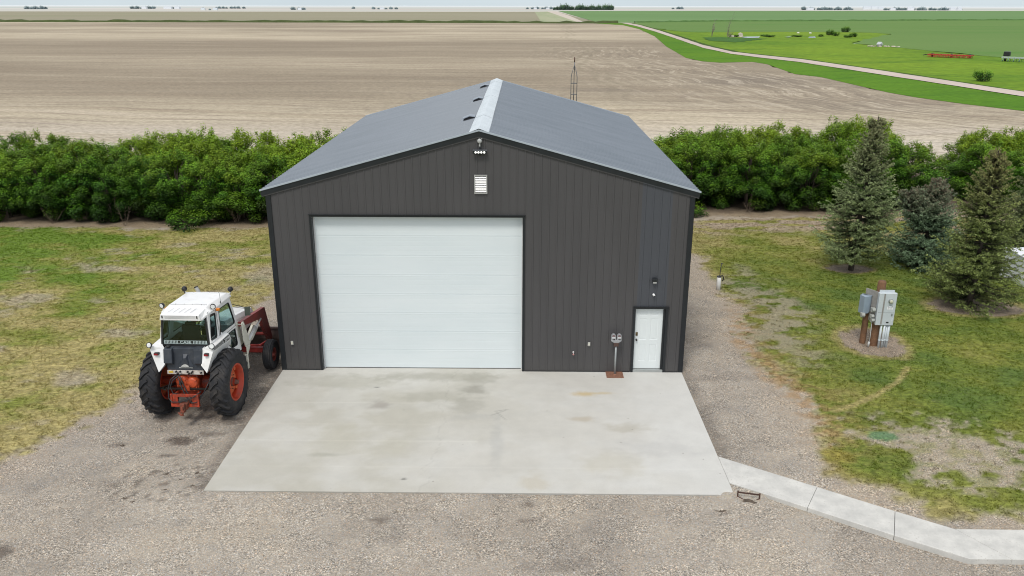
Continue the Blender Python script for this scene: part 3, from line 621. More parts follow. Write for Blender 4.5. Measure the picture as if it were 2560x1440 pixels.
segs=[[(12.203,-5.0),(14.2,-6.35),(13.7,-7.2),(12.203,-6.2)],[(14.2,-6.35),(15.6,-7.3),(15.2,-8.2),(13.7,-7.2)],[(15.6,-7.3),(16.6,-7.95),(17.25,-8.97),(16.4,-8.97),(15.2,-8.2)],[(16.6,-7.95),(30,-8.0),(30,-8.97),(17.25,-8.97)]]
for q_,(s,l) in enumerate(zip(segs,('first slanting slab of the concrete sidewalk, joined to the apron','second slanting slab of the concrete sidewalk','third slab of the concrete sidewalk before the bend','straight concrete sidewalk beyond the bend at the right edge'))):
    struct(walkseg(inset(s,.0045 if q_ else .002)),l,'sidewalk')

# ================================================================== BUILDING
def g_wall(name,side=False):
    g=G(name); p=g.pos(); sp=g.n('SeparateXYZ',i0=p)
    n=g.noise(g.mapv(p,(1.2,1.2,.25)),1,4,.6); nf=g.noise(p,70,3,.6)
    c=g.mix(g.rng(n,.35,.65),(.066,.064,.065),(.074,.0715,.0725))
    if not side:
        x=sp.outputs[0]; inr=g.math('MULTIPLY',g.math('GREATER_THAN',x,10.73),g.math('LESS_THAN',x,11.60)); inr=g.math('MULTIPLY',inr,g.math('GREATER_THAN',sp.outputs[2],2.12))
        c=g.mix(g.math('MULTIPLY',inr,.8),c,(.066,.072,.084))
        dz=g.rng(sp.outputs[2],.5,.0); c=g.mix(g.math('MULTIPLY',dz,.25),c,(.10,.095,.085))
    k=g.rng(nf,.3,.7,.95,1.05); c=g.mix(1,c,g.n('CombineColor',i0=k,i1=k,i2=k).outputs[0],'MULTIPLY')
    g.bsdf(Base_Color=c,Roughness=.50,Specular_IOR_Level=.38,Normal=g.bump(g.noise(g.mapv(p,(1,1,.5)),3.0,2),.10,.02)); return g.m
M_wall=g_wall('charcoal_siding'); M_wall2=g_wall('charcoal_side',True)
def g_roof():
    g=G('roof_metal'); p=g.pos(); n=g.noise(g.mapv(p,(.3,1.4,.3)),1.5,5,.6); nf=g.noise(p,40,3)
    c=g.mix(g.rng(n,.35,.65),(.158,.186,.216),(.190,.218,.252)); k=g.rng(nf,.3,.7,.96,1.04); c=g.mix(1,c,g.n('CombineColor',i0=k,i1=k,i2=k).outputs[0],'MULTIPLY')
    g.bsdf(Base_Color=c,Roughness=g.rng(n,.2,.8,.38,.48),Metallic=.0,Specular_IOR_Level=.38); return g.m
M_roof=g_roof()
M_black=pm('black_trim',(.016,.019,.022),.38,var=.1,spec=.4)
M_galv=pm('galvanized',(.64,.69,.71),.40,.15,var=.08,scale=1.8,dirt=(.50,.55,.57),damt=.35,dscale=1.5)
M_white=pm('white_paint',(.70,.72,.72),.42,var=.04,scale=2)
BW,HE,HR,BL=12.2,5.53,7.20,16.7
def zwall(x): return HE+(HR-HE)*(1-abs(x-BW/2)/(BW/2))
building=thing('metal_shop_building','large charcoal metal shop building with gable roof and white overhead door','building',(0,0,0))
def ribwall(length,ztop,openings,flip,pitch=.2286,off=.08):
    """profile along s, outward offset d (negative = outward); returns MB in (s,d,z)"""
    pr=[(0,0)]; s=off
    while s<length-.06:
        pr+=[(s-.030,0),(s-.014,-.013),(s+.014,-.013),(s+.030,0)]; s+=pitch
        for q in (-.155,-.075):
            if 0<s+q<length: pass
    pr.append((length,0))
    xs=sorted(set([p[0] for p in pr]+[e for o in openings for e in (o[0],o[1])]+[length/2]))
    def dep(x):
        for a,b in zip(pr[:-1],pr[1:]):
            if a[0]<=x<=b[0] and b[0]>a[0]: return a[1]+(b[1]-a[1])*(x-a[0])/(b[0]-a[0])
        return 0
    m=MB()
    for a,b in zip(xs[:-1],xs[1:]):
        if b-a<1e-6: continue
        mid=(a+b)/2; z0=0
        for o in openings:
            if o[0]-1e-6<mid<o[1]+1e-6: z0=o[2]
        m.add([(a,dep(a),z0),(b,dep(b),z0),(b,dep(b),ztop(b)),(a,dep(a),ztop(a))],[(0,1,2,3)])
    return m
def place(m,fn,name,mat,**k):
    m.v=[fn(*v) for v in m.v]; return m.build(name,mat,building,fixn=False,**k)
OPEN=[(1.225,7.345,4.855),(10.70,11.62,2.06)]
place(ribwall(BW,zwall,OPEN,0),lambda s,d,z:(s,d,z),'front_wall',M_wall)
place(ribwall(BL,lambda x:HE,[],0),lambda s,d,z:(d,BL-s,z),'side_wall',M_wall2)
place(ribwall(BL,lambda x:HE,[],0),lambda s,d,z:(BW-d,s,z),'side_wall',M_wall2)
place(ribwall(BW,zwall,[],0),lambda s,d,z:(BW-s,BL-d,z),'back_wall',M_wall2)
# roof sheets with ribs running down the slope
def roofside(sgn):
    ov=.17; y0,y1=-.06,BL+.06
    pr=[(y0,.0)]; s=y0+.10
    while s<y1-.06: pr+=[(s-.035,0),(s-.016,.028),(s+.016,.028),(s+.035,0)]; s+=.2286
    pr.append((y1,0))
    sl=(HR-HE)/(BW/2)
    def P(t,y,h):   # t 0 ridge .. 1 eave
        dx=t*(BW/2+ov); x=BW/2+sgn*dx; return (x,y,HR+.105-sl*dx+h)
    m=MB()
    for a,b in zip(pr[:-1],pr[1:]):
        q=[P(0,a[0],a[1]),P(1,a[0],a[1]),P(1,b[0],b[1]),P(0,b[0],b[1])]
        m.add(q,[(0,1,2,3) if sgn>0 else (3,2,1,0)])
    # soffit/edge thickness
    q=[P(0,y0,-.02),P(1,y0,-.02),P(1,y1,-.02),P(0,y1,-.02)]; m.add(q,[(3,2,1,0) if sgn>0 else (0,1,2,3)])
    m.add([P(1,y0,-.02),P(1,y1,-.02),P(1,y1,.0),P(1,y0,.0)],[(0,1,2,3)])
    m.add([P(0,y0,-.02),P(1,y0,-.02),P(1,y0,.0),P(0,y0,.0)],[(0,1,2,3)])
    return m.build('roof',M_roof,building,fixn=False)
roofside(-1); roofside(1)
SL=(HR-HE)/(BW/2)
def ridgecap():
    m=MB(); rnd=random.Random(4); y=-.075; ye=BL+.075; n=0
    L=3.05
    while y<ye-.01:
        y2=min(y+L,ye); dz=.004*(n%2)
        for sg in (-1,1):
            w_=.27
            seg=26; pts=[]
            for i in range(seg):
                a=y+(y2-y)*i/seg; b=y+(y2-y)*(i+1)/seg; e=w_+(.012 if i%2 else 0)
                z0=HR+.165+dz; ze=HR+.105-SL*e+.030+dz
                m.add([(BW/2,a,z0),(BW/2+sg*e,a,ze),(BW/2+sg*e,b,ze),(BW/2,b,z0)],[(0,1,2,3)])
                m.add([(BW/2+sg*e,a,ze),(BW/2+sg*e,a,ze-.025),(BW/2+sg*e,b,ze-.025),(BW/2+sg*e,b,ze)],[(0,1,2,3)])
        y=y2-.0; n+=1
    return m.build('ridge_cap',M_galv,building,fixn=True)
ridgecap()
# rake trim (fascia) front and back, corner trims, base trim
def rake(yf,yb):
    for sg in (-1,1):
        m=MB(); xe=BW/2+sg*(BW/2+.13); ze=HR+.095-SL*(BW/2+.13)
        xr=BW/2; zr=HR+.095
        m.add([(xr,yf,zr),(xe,yf,ze),(xe,yf,ze-.150),(xr,yf,zr-.150),(xr,yb,zr),(xe,yb,ze),(xe,yb,ze-.150),(xr,yb,zr-.150)],
              [(0,1,2,3),(7,6,5,4),(0,4,5,1),(1,5,6,2),(2,6,7,3),(3,7,4,0)])
        m.build('rake_trim',M_black,building)
        m=MB(); q=ze-.150; qr=zr-.150
        m.add([(xr,yf+.012,qr-.001),(xe,yf+.012,q-.001),(xe,yf+.012,q-.035),(xr,yf+.012,qr-.035),(xr,yb,qr-.001),(xe,yb,q-.001),(xe,yb,q-.035),(xr,yb,qr-.035)],
              [(0,1,2,3),(7,6,5,4),(0,4,5,1),(1,5,6,2),(2,6,7,3),(3,7,4,0)])
        m.build('trim_channel',M_wall,building)
rake(-.055,-.004-.02)
rake(BL+.055,BL+.024)
for x0,x1 in ((-.028,.115),(BW-.115,BW+.028)):
    m=MB(); m.prism([(x0,-.030),(x1,-.030),(x1,-.0195),(x1 if x0<0 else x1,-.0195),(x1,.0),(x0,.0)],'z',0,HE-.03)
    m.box(x0 if x0<0 else x1-.011,x0+.011 if x0<0 else x1,-.0005,.12,0,HE-.03)
    m.build('corner_trim',M_black,building,bevel=.004)
for x in (-.15,BW+.03):
    m=MB(); m.box(x,x+.12,-.05,BL+.05,HE-.07,HE+.015); m.build('eave_trim',M_black,building)
m=MB()
for a,b in ((.12,1.16),(7.41,10.62),(11.69,BW-.12)):
    m=MB(); m.box(a,b,-.030,-.020,.0,.022); m.build('base_trim',M_black,building)
# door surrounds
def surround(x0,x1,zt,w_,dep,name):
    m=MB(); m.box(x0-w_,x0,-.034,dep,0.001,zt); m.box(x1,x1+w_,-.034,dep,0.001,zt); m.box(x0-w_,x1+w_,-.036,dep,zt+.0005,zt+w_+.0)
    m.box(x0-w_-.015,x1+w_+.015,-.060,-.0365,zt+w_-.012,zt+w_+.012)
    return m.build(name,M_black,building,bevel=.004)
surround(1.24,7.33,4.825,.070,.22,'door_surround')
# overhead door
M_door=pm('door_white',(.64,.70,.725),.45,var=.025,scale=.7)
g=G('door_panel'); p=g.pos(); n=g.noise(g.mapv(p,(.35,1,1.2)),1,4,.6); nf=g.noise(p,120,3); c=g.mix(g.rng(n,.3,.7),(.66,.725,.74),(.71,.765,.775))
g.bsdf(Base_Color=c,Roughness=.42,Specular_IOR_Level=.45,Normal=g.bump(nf,.06,.002)); M_door=g.m
pr=[]; secs=8; hs=4.80/secs
for i in range(secs):
    z=i*hs; pr+=[(z+.001,.007),(z+.006,.0),(z+.045,-.002),(z+.055,0)]
    for k in (1,2,3):
        zz=z+hs*k/4; pr+=[(zz-.016,0),(zz-.006,.0009),(zz+.006,.0009),(zz+.016,0)]
    pr+=[(z+hs-.05,0),(z+hs-.04,-.002),(z+hs-.006,0),(z+hs-.001,.007)]
m=MB(); yd=.17
for a,b in zip(pr[:-1],pr[1:]): m.add([(1.28,yd+a[1],a[0]+.012),(7.30,yd+a[1],a[0]+.012),(7.30,yd+b[1],b[0]+.012),(1.28,yd+b[1],b[0]+.012)],[(0,1,2,3)])
od=m.build('overhead_door',M_door,building,fixn=False)
m=MB(); m.box(1.28,7.30,yd-.006,yd+.03,.001,.016); m.build('bottom_seal',pm('rubber',(.02,.02,.022),.7),od)
for x0,x1 in ((1.241,1.282),(7.298,7.329)):
    m=MB(); m.box(x0,x1,yd-.035,yd+.02,.002,4.823); m.build('door_stop',M_white,building)
m=MB(); m.box(1.24,7.33,.195,.26,0,4.84)
m.build('door_backing',M_black,building)
# entry door
surround(10.71,11.61,2.055,.072,.16,'entry_frame')
M_ed=pm('entry_white',(.72,.765,.76),.4,var=.02,scale=2)
x0,x1,z0,z1,yd2=10.722,11.545,.085,2.04,.085
holes=[];pan=[]
def rect(a,b,c,d): return [(a,c),(b,c),(b,d),(a,d)]
W_=x1-x0
for cxx in (.30,.70):
    for (q0,q1) in ((.12,.41),(.48,.83),(.88,.96)):
        a=x0+W_*cxx-.115; b=a+.23; c=z0+(z1-z0)*q0; d=z0+(z1-z0)*q1; holes.append(rect(a,b,c,d)); pan.append((a,b,c,d))
v,f=holed(rect(x0,x1,z0,z1),holes,lambda x,z:(x,yd2,z)); m=MB(); m.add(v,f)
for a,b,c,d in pan:
    i=.022; o_=[(a,yd2,c),(b,yd2,c),(b,yd2,d),(a,yd2,d)]; q=[(a+i,yd2+.008,c+i),(b-i,yd2+.008,c+i),(b-i,yd2+.008,d-i),(a+i,yd2+.008,d-i)]
    j=i+.02; r_=[(a+j,yd2+.004,c+j),(b-j,yd2+.004,c+j),(b-j,yd2+.004,d-j),(a+j,yd2+.004,d-j)]
    m.add(o_+q+r_,[(k,(k+1)%4,4+(k+1)%4,4+k) for k in range(4)]+[(4+k,4+(k+1)%4,8+(k+1)%4,8+k) for k in range(4)]+[(8,9,10,11)])
m.add([(x0,yd2,z0),(x0,yd2+.04,z0),(x0,yd2+.04,z1),(x0,yd2,z1)],[(0,1,2,3)])
ed=m.build('entry_door',M_ed,building)
m=MB(); m.box(11.548,11.609,.03,.13,.08,2.05); m.build('door_jamb',M_black,building)
M_brass=pm('aged_brass',(.16,.12,.06),.35,.8,var=.2); M_dark=pm('dark_metal',(.05,.045,.04),.35,.7)
m=MB(); m.box(x0+.035,x0+.095,yd2-.018,yd2-.001,1.16,1.27); m.lathe([(-.035,.0),(-.035,.018),(-.018,.022)],12,'y',(x0+.065,yd2,1.215)); m.build('deadbolt_keypad',M_brass,ed)
m=MB(); m.lathe([(-.075,0),(-.073,.022),(-.055,.028),(-.035,.024),(-.02,.012),(-.012,.03),(-.001,.031)],14,'y',(x0+.065,yd2,1.03)); m.build('door_knob',M_dark,ed)
m=MB(); m.box(10.71,11.61,-.03,.12,.002,.075); m.build('threshold',pm('threshold_metal',(.42,.44,.43),.4,.5),building)
m=MB(); m.box(10.70,11.62,.13,.2,0,2.06); m.build('entry_backing',M_black,building)
# roof vents on the left slope by the ridge
M_vent=pm('vent_hood',(.28,.31,.35),.4,.3)
M_hole=pm('vent_dark',(.012,.012,.014),.6)
for yv in (3.15,8.6,14.0):
    m=MB(); xc=BW/2-.47; zc=HR+.105-SL*.47
    def zz(x): return HR+.105-SL*(BW/2-x)
    x0_,x1_=xc-.21,xc+.18
    t=[(x0_,zz(x0_)+.10),(xc+.02,zz(xc)+.135),(x1_,zz(x1_)+.06)]
    # hood top (bent sheet) and cheeks, open towards the eave and the front
    for (a,b) in ((t[0],t[1]),(t[1],t[2])):
        m.add([(a[0],yv,a[1]),(b[0],yv,b[1]),(b[0],yv+.5,b[1]),(a[0],yv+.5,a[1]),(a[0],yv,a[1]-.02),(b[0],yv,b[1]-.02),(b[0],yv+.5,b[1]-.02),(a[0],yv+.5,a[1]-.02)],[(0,1,2,3),(4,7,6,5),(0,4,5,1),(3,2,6,7),(0,3,7,4),(1,5,6,2)])
    m.add([(x0_-.06,yv-.05,zz(x0_-.06)+.022),(x1_,yv-.05,zz(x1_)+.022),(x1_,yv+.55,zz(x1_)+.022),(x0_-.06,yv+.55,zz(x0_-.06)+.022)],[(0,1,2,3)])
    h=m.build('roof_vent',M_vent,building)
    m=MB(); m.prism([(x0_+.03,zz(x0_+.03)+.025),(x1_-.01,zz(x1_)+.025),(x1_-.01,zz(x1_)+.045),(xc+.02,zz(xc)+.11),(x0_+.03,zz(x0_)+.08)],'y',yv+.03,yv+.47); m.build('vent_throat',M_hole,h)
# gable louvre
lv=MB(); lv.box(5.95,6.32,-.05,-.021,6.03,6.065); lv.box(5.95,6.32,-.05,-.021,5.52,5.555); lv.box(5.95,5.98,-.05,-.021,5.5555,6.0295); lv.box(6.29,6.32,-.05,-.021,5.5555,6.0295)
lf=lv.build('gable_louvre',pm('louvre_metal',(.48,.48,.475),.4,.4,var=.05),building)
m=MB()
for i in range(9):
    z=5.575+i*.0505; m.add([(5.98,-.048,z),(6.29,-.048,z),(6.29,-.026,z+.034),(5.98,-.026,z+.034)],[(0,1,2,3)]); m.add([(5.98,-.048,z),(6.29,-.048,z),(6.29,-.048,z-.006),(5.98,-.048,z-.006)],[(3,2,1,0)])
m.build('slats',pm('slat_white',(.66,.66,.65),.4,.2,var=.05),lf,fixn=False)
m=MB(); m.box(5.98,6.29,-.024,-.021,5.56,6.03); m.build('louvre_back',M_hole,lf)
M_drip=pm('drip_edge',(.40,.45,.50),.4,.1,var=.05)
for yy_ in ((-.078,-.054),(BL+.054,BL+.078)):
    for sg in (-1,1):
        m=MB(); xe=BW/2+sg*(BW/2+.175); ze=HR+.105-SL*(BW/2+.175); xr=BW/2; zr=HR+.105
        v=[]
        for y in yy_:
            v+=[(xr,y,zr-.012),(xe,y,ze-.012),(xe,y,ze+.034),(xr,y,zr+.034)]
        m.add(v,[(0,1,2,3),(7,6,5,4),(0,4,5,1),(1,5,6,2),(2,6,7,3),(3,7,4,0)]); m.build('drip_edge',M_drip,building)
# floor so that no light leaks
m=MB(); m.box(.02,BW-.02,.3,BL-.02,-.2,-.01); m.build('floor_slab',M_walk,building)

# ------------------------------------------------------------------ fixtures on the front wall
M_grey=pm('fixture_grey',(.42,.43,.42),.45,.1)
t=thing('yard_light','round grey dusk sensor light head just beneath the gable peak','light',(6.115,-.02,7.02))
m=MB(); m.lathe([(-.09,0),(-.088,.04),(-.07,.062),(-.03,.068),(0,.06)],20,'y'); m.build('lamp_head',M_grey,t)
m=MB(); m.tube([(.045,-.05,.05),(.075,-.06,.085)],.008,6); m.build('sensor',M_grey,t)
m=MB(); m.box(-.02,.02,-.05,0,-.15,-.06); m.build('bracket',M_grey,t)
t=thing('flood_light','black bar floodlight with four round white lamps above the louvre','light',(6.125,-.02,6.72))
m=MB(); m.box(-.20,.20,-.12,-.05,-.055,.045); m.build('housing',M_black,t,bevel=.008)
m=MB(); m.box(-.20,.20,-.135,-.05,.046,.062); m.build('visor',pm('visor_grey',(.16,.17,.19),.4,.3),t)
M_led=pm('lit_led',(.95,.96,.90),.3,emit=.9)
for i in range(4):
    m=MB(); m.lathe([(-.128,0),(-.127,.022),(-.12,.030)],16,'y',(-.12+i*.08,0,-.005)); m.build('lamp',M_led,t)
m=MB(); m.box(-.03,.03,-.05,0,-.10,.10); m.build('bracket',M_black,t)
t=thing('wall_light','small black wall pack light above the security camera','light',(11.21,-.02,2.98))
m=MB(); m.prism([(-.02,.07),(-.02,-.06),(-.09,-.06),(-.13,-.01),(-.13,.05)],'x',-.07,.07); m.build('housing',M_black,t,bevel=.006)
m=MB(); m.prism([(-.092,-.062),(-.055,-.064),(-.06,-.10),(-.10,-.085)],'x',-.05,.05); m.build('lens',pm('lens_white',(.72,.72,.66),.35),t)
m=MB(); m.tube([(-.17,-.04,-.01),(.17,-.04,.01)],.004,5); m.build('antenna',M_black,t)
t=thing('security_camera','small white security camera above the entry door','camera',(11.205,-.02,2.51))
m=MB(); m.lathe([(0,.035),(-.02,.035),(-.03,.012)],14,'y'); m.build('mount',M_white,t)
m=MB(); m.tube([(-.015,-.04,.035),(.02,-.085,-.015)],[.030,.030],12); m.build('body',pm('cam_white',(.80,.80,.80),.3),t)
m=MB(); m.tube([(.0205,-.0855,-.0155),(.023,-.089,-.019)],.022,12); m.build('lens',M_black,t)
M_box=pm('outlet_grey',(.42,.42,.39),.5)
for x,z,l in ((.36,.90,'grey weatherproof outlet box left of the overhead door'),(9.35,.92,'grey weatherproof outlet box between the overhead door and the parking meter')):
    t=thing('outlet_box',l,'outlet',(x,-.02,z),group='outlet boxes on the front wall')
    m=MB(); m.box(-.04,.04,-.035,0,-.065,.065); m.build('cover',M_box,t,bevel=.015)
    m=MB(); m.box(-.02,.02,-.042,-.0351,-.035,.035); m.build('flap',pm('flap_cream',(.62,.60,.50),.5),t,bevel=.004)
t=thing('hose_tap','small pink and white hose tap low on the wall','tap',(8.885,-.02,.62))
m=MB(); m.lathe([(-.02,.0),(-.02,.028),(0,.030)],12,'y',(0,0,.03)); m.tube([(0,-.02,.03),(0,-.05,.03),(0,-.06,-.03)],.012,8); m.build('spout',pm('tap_white',(.6,.58,.57),.4,.3),t)
m=MB(); m.lathe([(-.085,0),(-.08,.026),(-.062,.03),(-.05,.012)],12,'y',(0,0,-.02)); m.build('handle',pm('tap_red',(.42,.20,.19),.5),t)
# power meter pole: twin head parking meter on a rusty plate
t=thing('parking_meter','double headed grey parking meter on a rusty square base plate','parking meter',(10.14,-.245,.0))
M_rust=pm('rust_plate',(.26,.125,.075),.8,var=.3,scale=6,dirt=(.16,.08,.055),damt=.6,dscale=7)
m=MB(); m.box(-.26,.255,-.215,.215,.004,.016); m.build('base_plate',M_rust,t)
m=MB(); m.lathe([(.0165,.065),(.03,.06),(.045,.035),(.05,.03)],18,'z'); m.build('collar',M_rust,t)
m=MB(); m.tube([(0,0,.02),(0,0,.96)],.028,14); m.build('pole',pm('pole_grey',(.33,.35,.35),.45,.2,var=.15,dirt=(.2,.17,.14),damt=.3,dscale=8),t)
m=MB(); m.box(-.075,.075,-.055,.055,.95,1.07); m.build('coin_vault',pm('vault_brown',(.085,.05,.04),.45,.2,var=.25),t,bevel=.015)
M_mt=pm('meter_grey',(.37,.38,.39),.4,.35,var=.15)
m=MB(); m.prism([(-.07,1.071),(.07,1.071),(.155,1.125),(.155,1.16),(-.155,1.16),(-.155,1.125)],'y',-.05,.05); m.build('yoke',M_mt,t,bevel=.008)
for sx in (-.085,.085):
    pts=[(sx-.068,1.1605),(sx+.068,1.1605),(sx+.07,1.26)]+[(sx+.07*math.cos(a),1.27+.075*math.sin(a)) for a in [PI*i/12 for i in range(1,12)]]+[(sx-.07,1.26)]
    m=MB(); m.prism(pts,'y',-.05,.05); h=m.build('meter_head',M_mt,t,bevel=.010)
    pts=[(sx+.05*math.cos(a),1.275+.05*math.sin(a)) for a in [PI*i/10 for i in range(11)]]
    m=MB(); m.prism(pts,'y',-.056,-.0505); m.build('window',pm('meter_window',(.17,.10,.10),.2),h)
    m=MB(); m.box(sx-.05,sx+.05,-.056,-.0505,1.215,1.262); m.build('instruction_plate',pm('plate_white',(.55,.56,.56),.4),h)
    m=MB(); m.bar((sx-.03,-.058,1.185),(sx+.02,-.058,1.20),.008,.012); m.box(sx+.01,sx+.035,-.062,-.0505,1.17,1.20); m.build('coin_slot',M_dark,h)
# ================================================================== TREES
def g_leaf(name,hue=0):
    g=G(name); a=g.n('Attribute',_attribute_name='Col').outputs[0]; oi=g.n('ObjectInfo').outputs['Random']
    k=g.rng(oi,0,1,.78,1.22); c=g.mix(1,a,g.n('CombineColor',i0=g.rng(oi,0,1,.75,1.3),i1=k,i2=k).outputs[0],'MULTIPLY')
    b=g.t.nodes.new('ShaderNodeBsdfPrincipled'); b.inputs['Roughness'].default_value=.55; b.inputs['Specular IOR Level'].default_value=.25
    g.t.links.new(c,b.inputs['Base Color'])
    t=g.n('BsdfTranslucent',i0=c); mx=g.n('MixShader',i0=.28,i1=b.outputs[0],i2=t.outputs[0]); g.t.links.new(mx.outputs[0],g.out.inputs[0]); return g.m
M_leaf=g_leaf('leaf'); 
M_bark=pm('bark',(.065,.050,.038),.9,var=.3,scale=12); M_twig=pm('dry_twig',(.15,.115,.085),.9,var=.25,scale=8)
LMESH=[]
def leaf_mesh(seed,h=4.2,wd=1.55,yellow=0.0,nclump=80,nleaf=130,low=.12,ls=.095,dark=1.0):
    rng=np.random.default_rng(seed); P=[];C=[]
    # shoots reach upward: clump centres grow on an egg shaped hull
    cen=[];rad=[]
    for i in range(nclump):
        u=rng.random(); th=rng.uniform(0,2*PI); z=low+(h-low-.15)*(u**.85)
        t=(z-low)/(h-low); rr=wd*(.80+.42*math.sin(PI*min(1,.10+t*.72)))*(1-.45*max(0,t-.7)/.3)
        f=rng.uniform(.35,1.0)**.6
        cen.append((rr*f*math.cos(th),rr*f*math.sin(th),z)); rad.append(rng.uniform(.20,.58)*(1-.25*t))
    for i in range(int(nclump*.14)):   # upright leader shoots
        th=rng.uniform(0,2*PI); r_=wd*rng.uniform(.1,.8); cen.append((r_*math.cos(th),r_*math.sin(th),h-rng.uniform(-.30,.25))); rad.append(rng.uniform(.12,.22))
    cen=np.array(cen);rad=np.array(rad)
    for i,(c,r_) in enumerate(zip(cen,rad)):
        n=int(nleaf*(r_/.34)**2)
        d=rng.normal(size=(n,3)); d/=np.linalg.norm(d,axis=1)[:,None]; rr=r_*rng.random(n)**.40
        sc=np.array([1,1,1.15 if r_>.22 else 2.2]); p=c+d*rr[:,None]*sc
        nrm=d*1.1+np.array([0,0,.5])+rng.normal(0,.38,(n,3)); nrm/=np.linalg.norm(nrm,axis=1)[:,None]
        t1=np.cross(nrm,rng.normal(size=(n,3))); t1/=np.linalg.norm(t1,axis=1)[:,None]; t2=np.cross(nrm,t1)
        L=ls*rng.uniform(.7,1.35,n)[:,None]; Wd=L*.48
        q=np.stack([p-t1*L*.6,p+t2*Wd,p+t1*L*.6,p-t2*Wd],1); P.append(q)
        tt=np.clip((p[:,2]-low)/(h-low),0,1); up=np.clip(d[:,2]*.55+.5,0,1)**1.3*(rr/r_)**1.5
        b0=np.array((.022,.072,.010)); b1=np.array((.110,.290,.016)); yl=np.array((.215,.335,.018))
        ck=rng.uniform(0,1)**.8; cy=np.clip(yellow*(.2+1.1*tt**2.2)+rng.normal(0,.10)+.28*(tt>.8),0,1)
        col=b0*(1-up[:,None])+b1*up[:,None]; col=col*(.48+.95*ck); col=col*(.42+.74*tt[:,None])  # shade painted in: undersides, clump insides and low leaves come out darker
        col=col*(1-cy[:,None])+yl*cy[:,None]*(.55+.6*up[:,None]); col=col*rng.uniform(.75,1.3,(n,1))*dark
        C.append(np.repeat(col,4,0))
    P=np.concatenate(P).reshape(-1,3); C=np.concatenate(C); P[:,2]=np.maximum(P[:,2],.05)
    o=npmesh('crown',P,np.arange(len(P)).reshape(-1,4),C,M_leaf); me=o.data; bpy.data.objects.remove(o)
    m=MB(); rnd=random.Random(seed)
    for k in range(4):
        a=rnd.uniform(0,2*PI); r_=rnd.uniform(.05,.25); x,y=r_*math.cos(a),r_*math.sin(a); pts=[(x,y,-.15)]
        for j in range(1,5): pts.append((x+math.cos(a)*j*.08+rnd.uniform(-.05,.05),y+math.sin(a)*j*.08+rnd.uniform(-.05,.05),j*h*.19))
        m.tube(pts,[.05,.045,.04,.03,.015],6)
    for i in range(0,nclump,3):
        c=cen[i]; m.tube([(c[0]*.15,c[1]*.15,max(.1,c[2]*.55)),(c[0]*.6,c[1]*.6,c[2]*.85),tuple(c)],[.022,.015,.006],4)
    o=m.build('trunk',M_bark,fixn=False); mt=o.data; bpy.data.objects.remove(o)
    return me,mt
VAR=[leaf_mesh(100+i,h=4.25,wd=1.5,yellow=y,nclump=92,nleaf=250,ls=.066) for i,y in enumerate((.10,.20,.75,.16,.95,.05,.38,.12))]
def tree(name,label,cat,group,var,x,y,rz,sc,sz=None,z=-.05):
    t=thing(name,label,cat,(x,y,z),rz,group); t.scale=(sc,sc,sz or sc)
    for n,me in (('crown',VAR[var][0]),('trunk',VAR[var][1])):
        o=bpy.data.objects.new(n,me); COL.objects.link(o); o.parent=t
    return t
rt=random.Random(77)
VL={0:'dark green leafy tree',1:'mid green leafy tree',2:'yellow topped leafy tree',3:'mid green leafy tree',4:'yellow topped leafy tree',5:'darkest green leafy tree',6:'light green leafy tree',7:'dark green leafy tree'}
def belt(x0,x1,yf,rows,step,side,hf):
    for r_ in range(rows):
        x=x0+r_*.7
        while x<x1:
            yy=yf(x)+r_*2.1+rt.uniform(-.35,.35); xx=x+rt.uniform(-.3,.3)
            v=rt.choice([0,1,3,5,7,7,1,6] if r_==0 else [2,4,6,2,1,3,6,4])
            s=rt.uniform(.88,1.10)*(1+.05*r_); szz=hf(xx,r_)*rt.uniform(.84,1.12)
            rown=('front row','middle row','rear row')[min(r_,rows-1) if rows==3 else r_*2]
            tree('shelterbelt_tree','%s in the %s of the tree belt %s'%(VL[v],rown,side),'tree','%s, %s, %s'%(VL[v]+'s',rown,side),v,xx,yy,rt.uniform(0,6.28),s,szz)
            x+=step
belt(-30,-1.2,lambda x:19.1,3,1.75,'left of the building',lambda x,r_: .70+.05*r_+(.10 if x>-5.5 else 0))
belt(.6,13.5,lambda x:20.2,2,1.9,'directly behind the building',lambda x,r_: .80)
belt(14.8,30.0,lambda x:22.6+.02*(x-15),3,1.75,'right of the building',lambda x,r_: .74+.045*r_+(.05 if x>18 else 0))
belt(34.2,48,lambda x:24.2,3,1.8,'at the right edge',lambda x,r_: .76+.04*r_)
# low shrubs at the foot of the belt
BUSH=leaf_mesh(300,h=1.0,wd=.75,yellow=.0,nclump=26,nleaf=90,low=.12,ls=.07,dark=1.0)
VAR.append(BUSH)
tree('shrub','low spreading green shrub at the foot of the left tree belt','shrub',None,8,-9.6,17.2,.4,1.15,.75)
tree('shrub','small dusty shrub beside the rear right corner of the building','shrub',None,8,16.3,20.2,1.4,.9,.5)
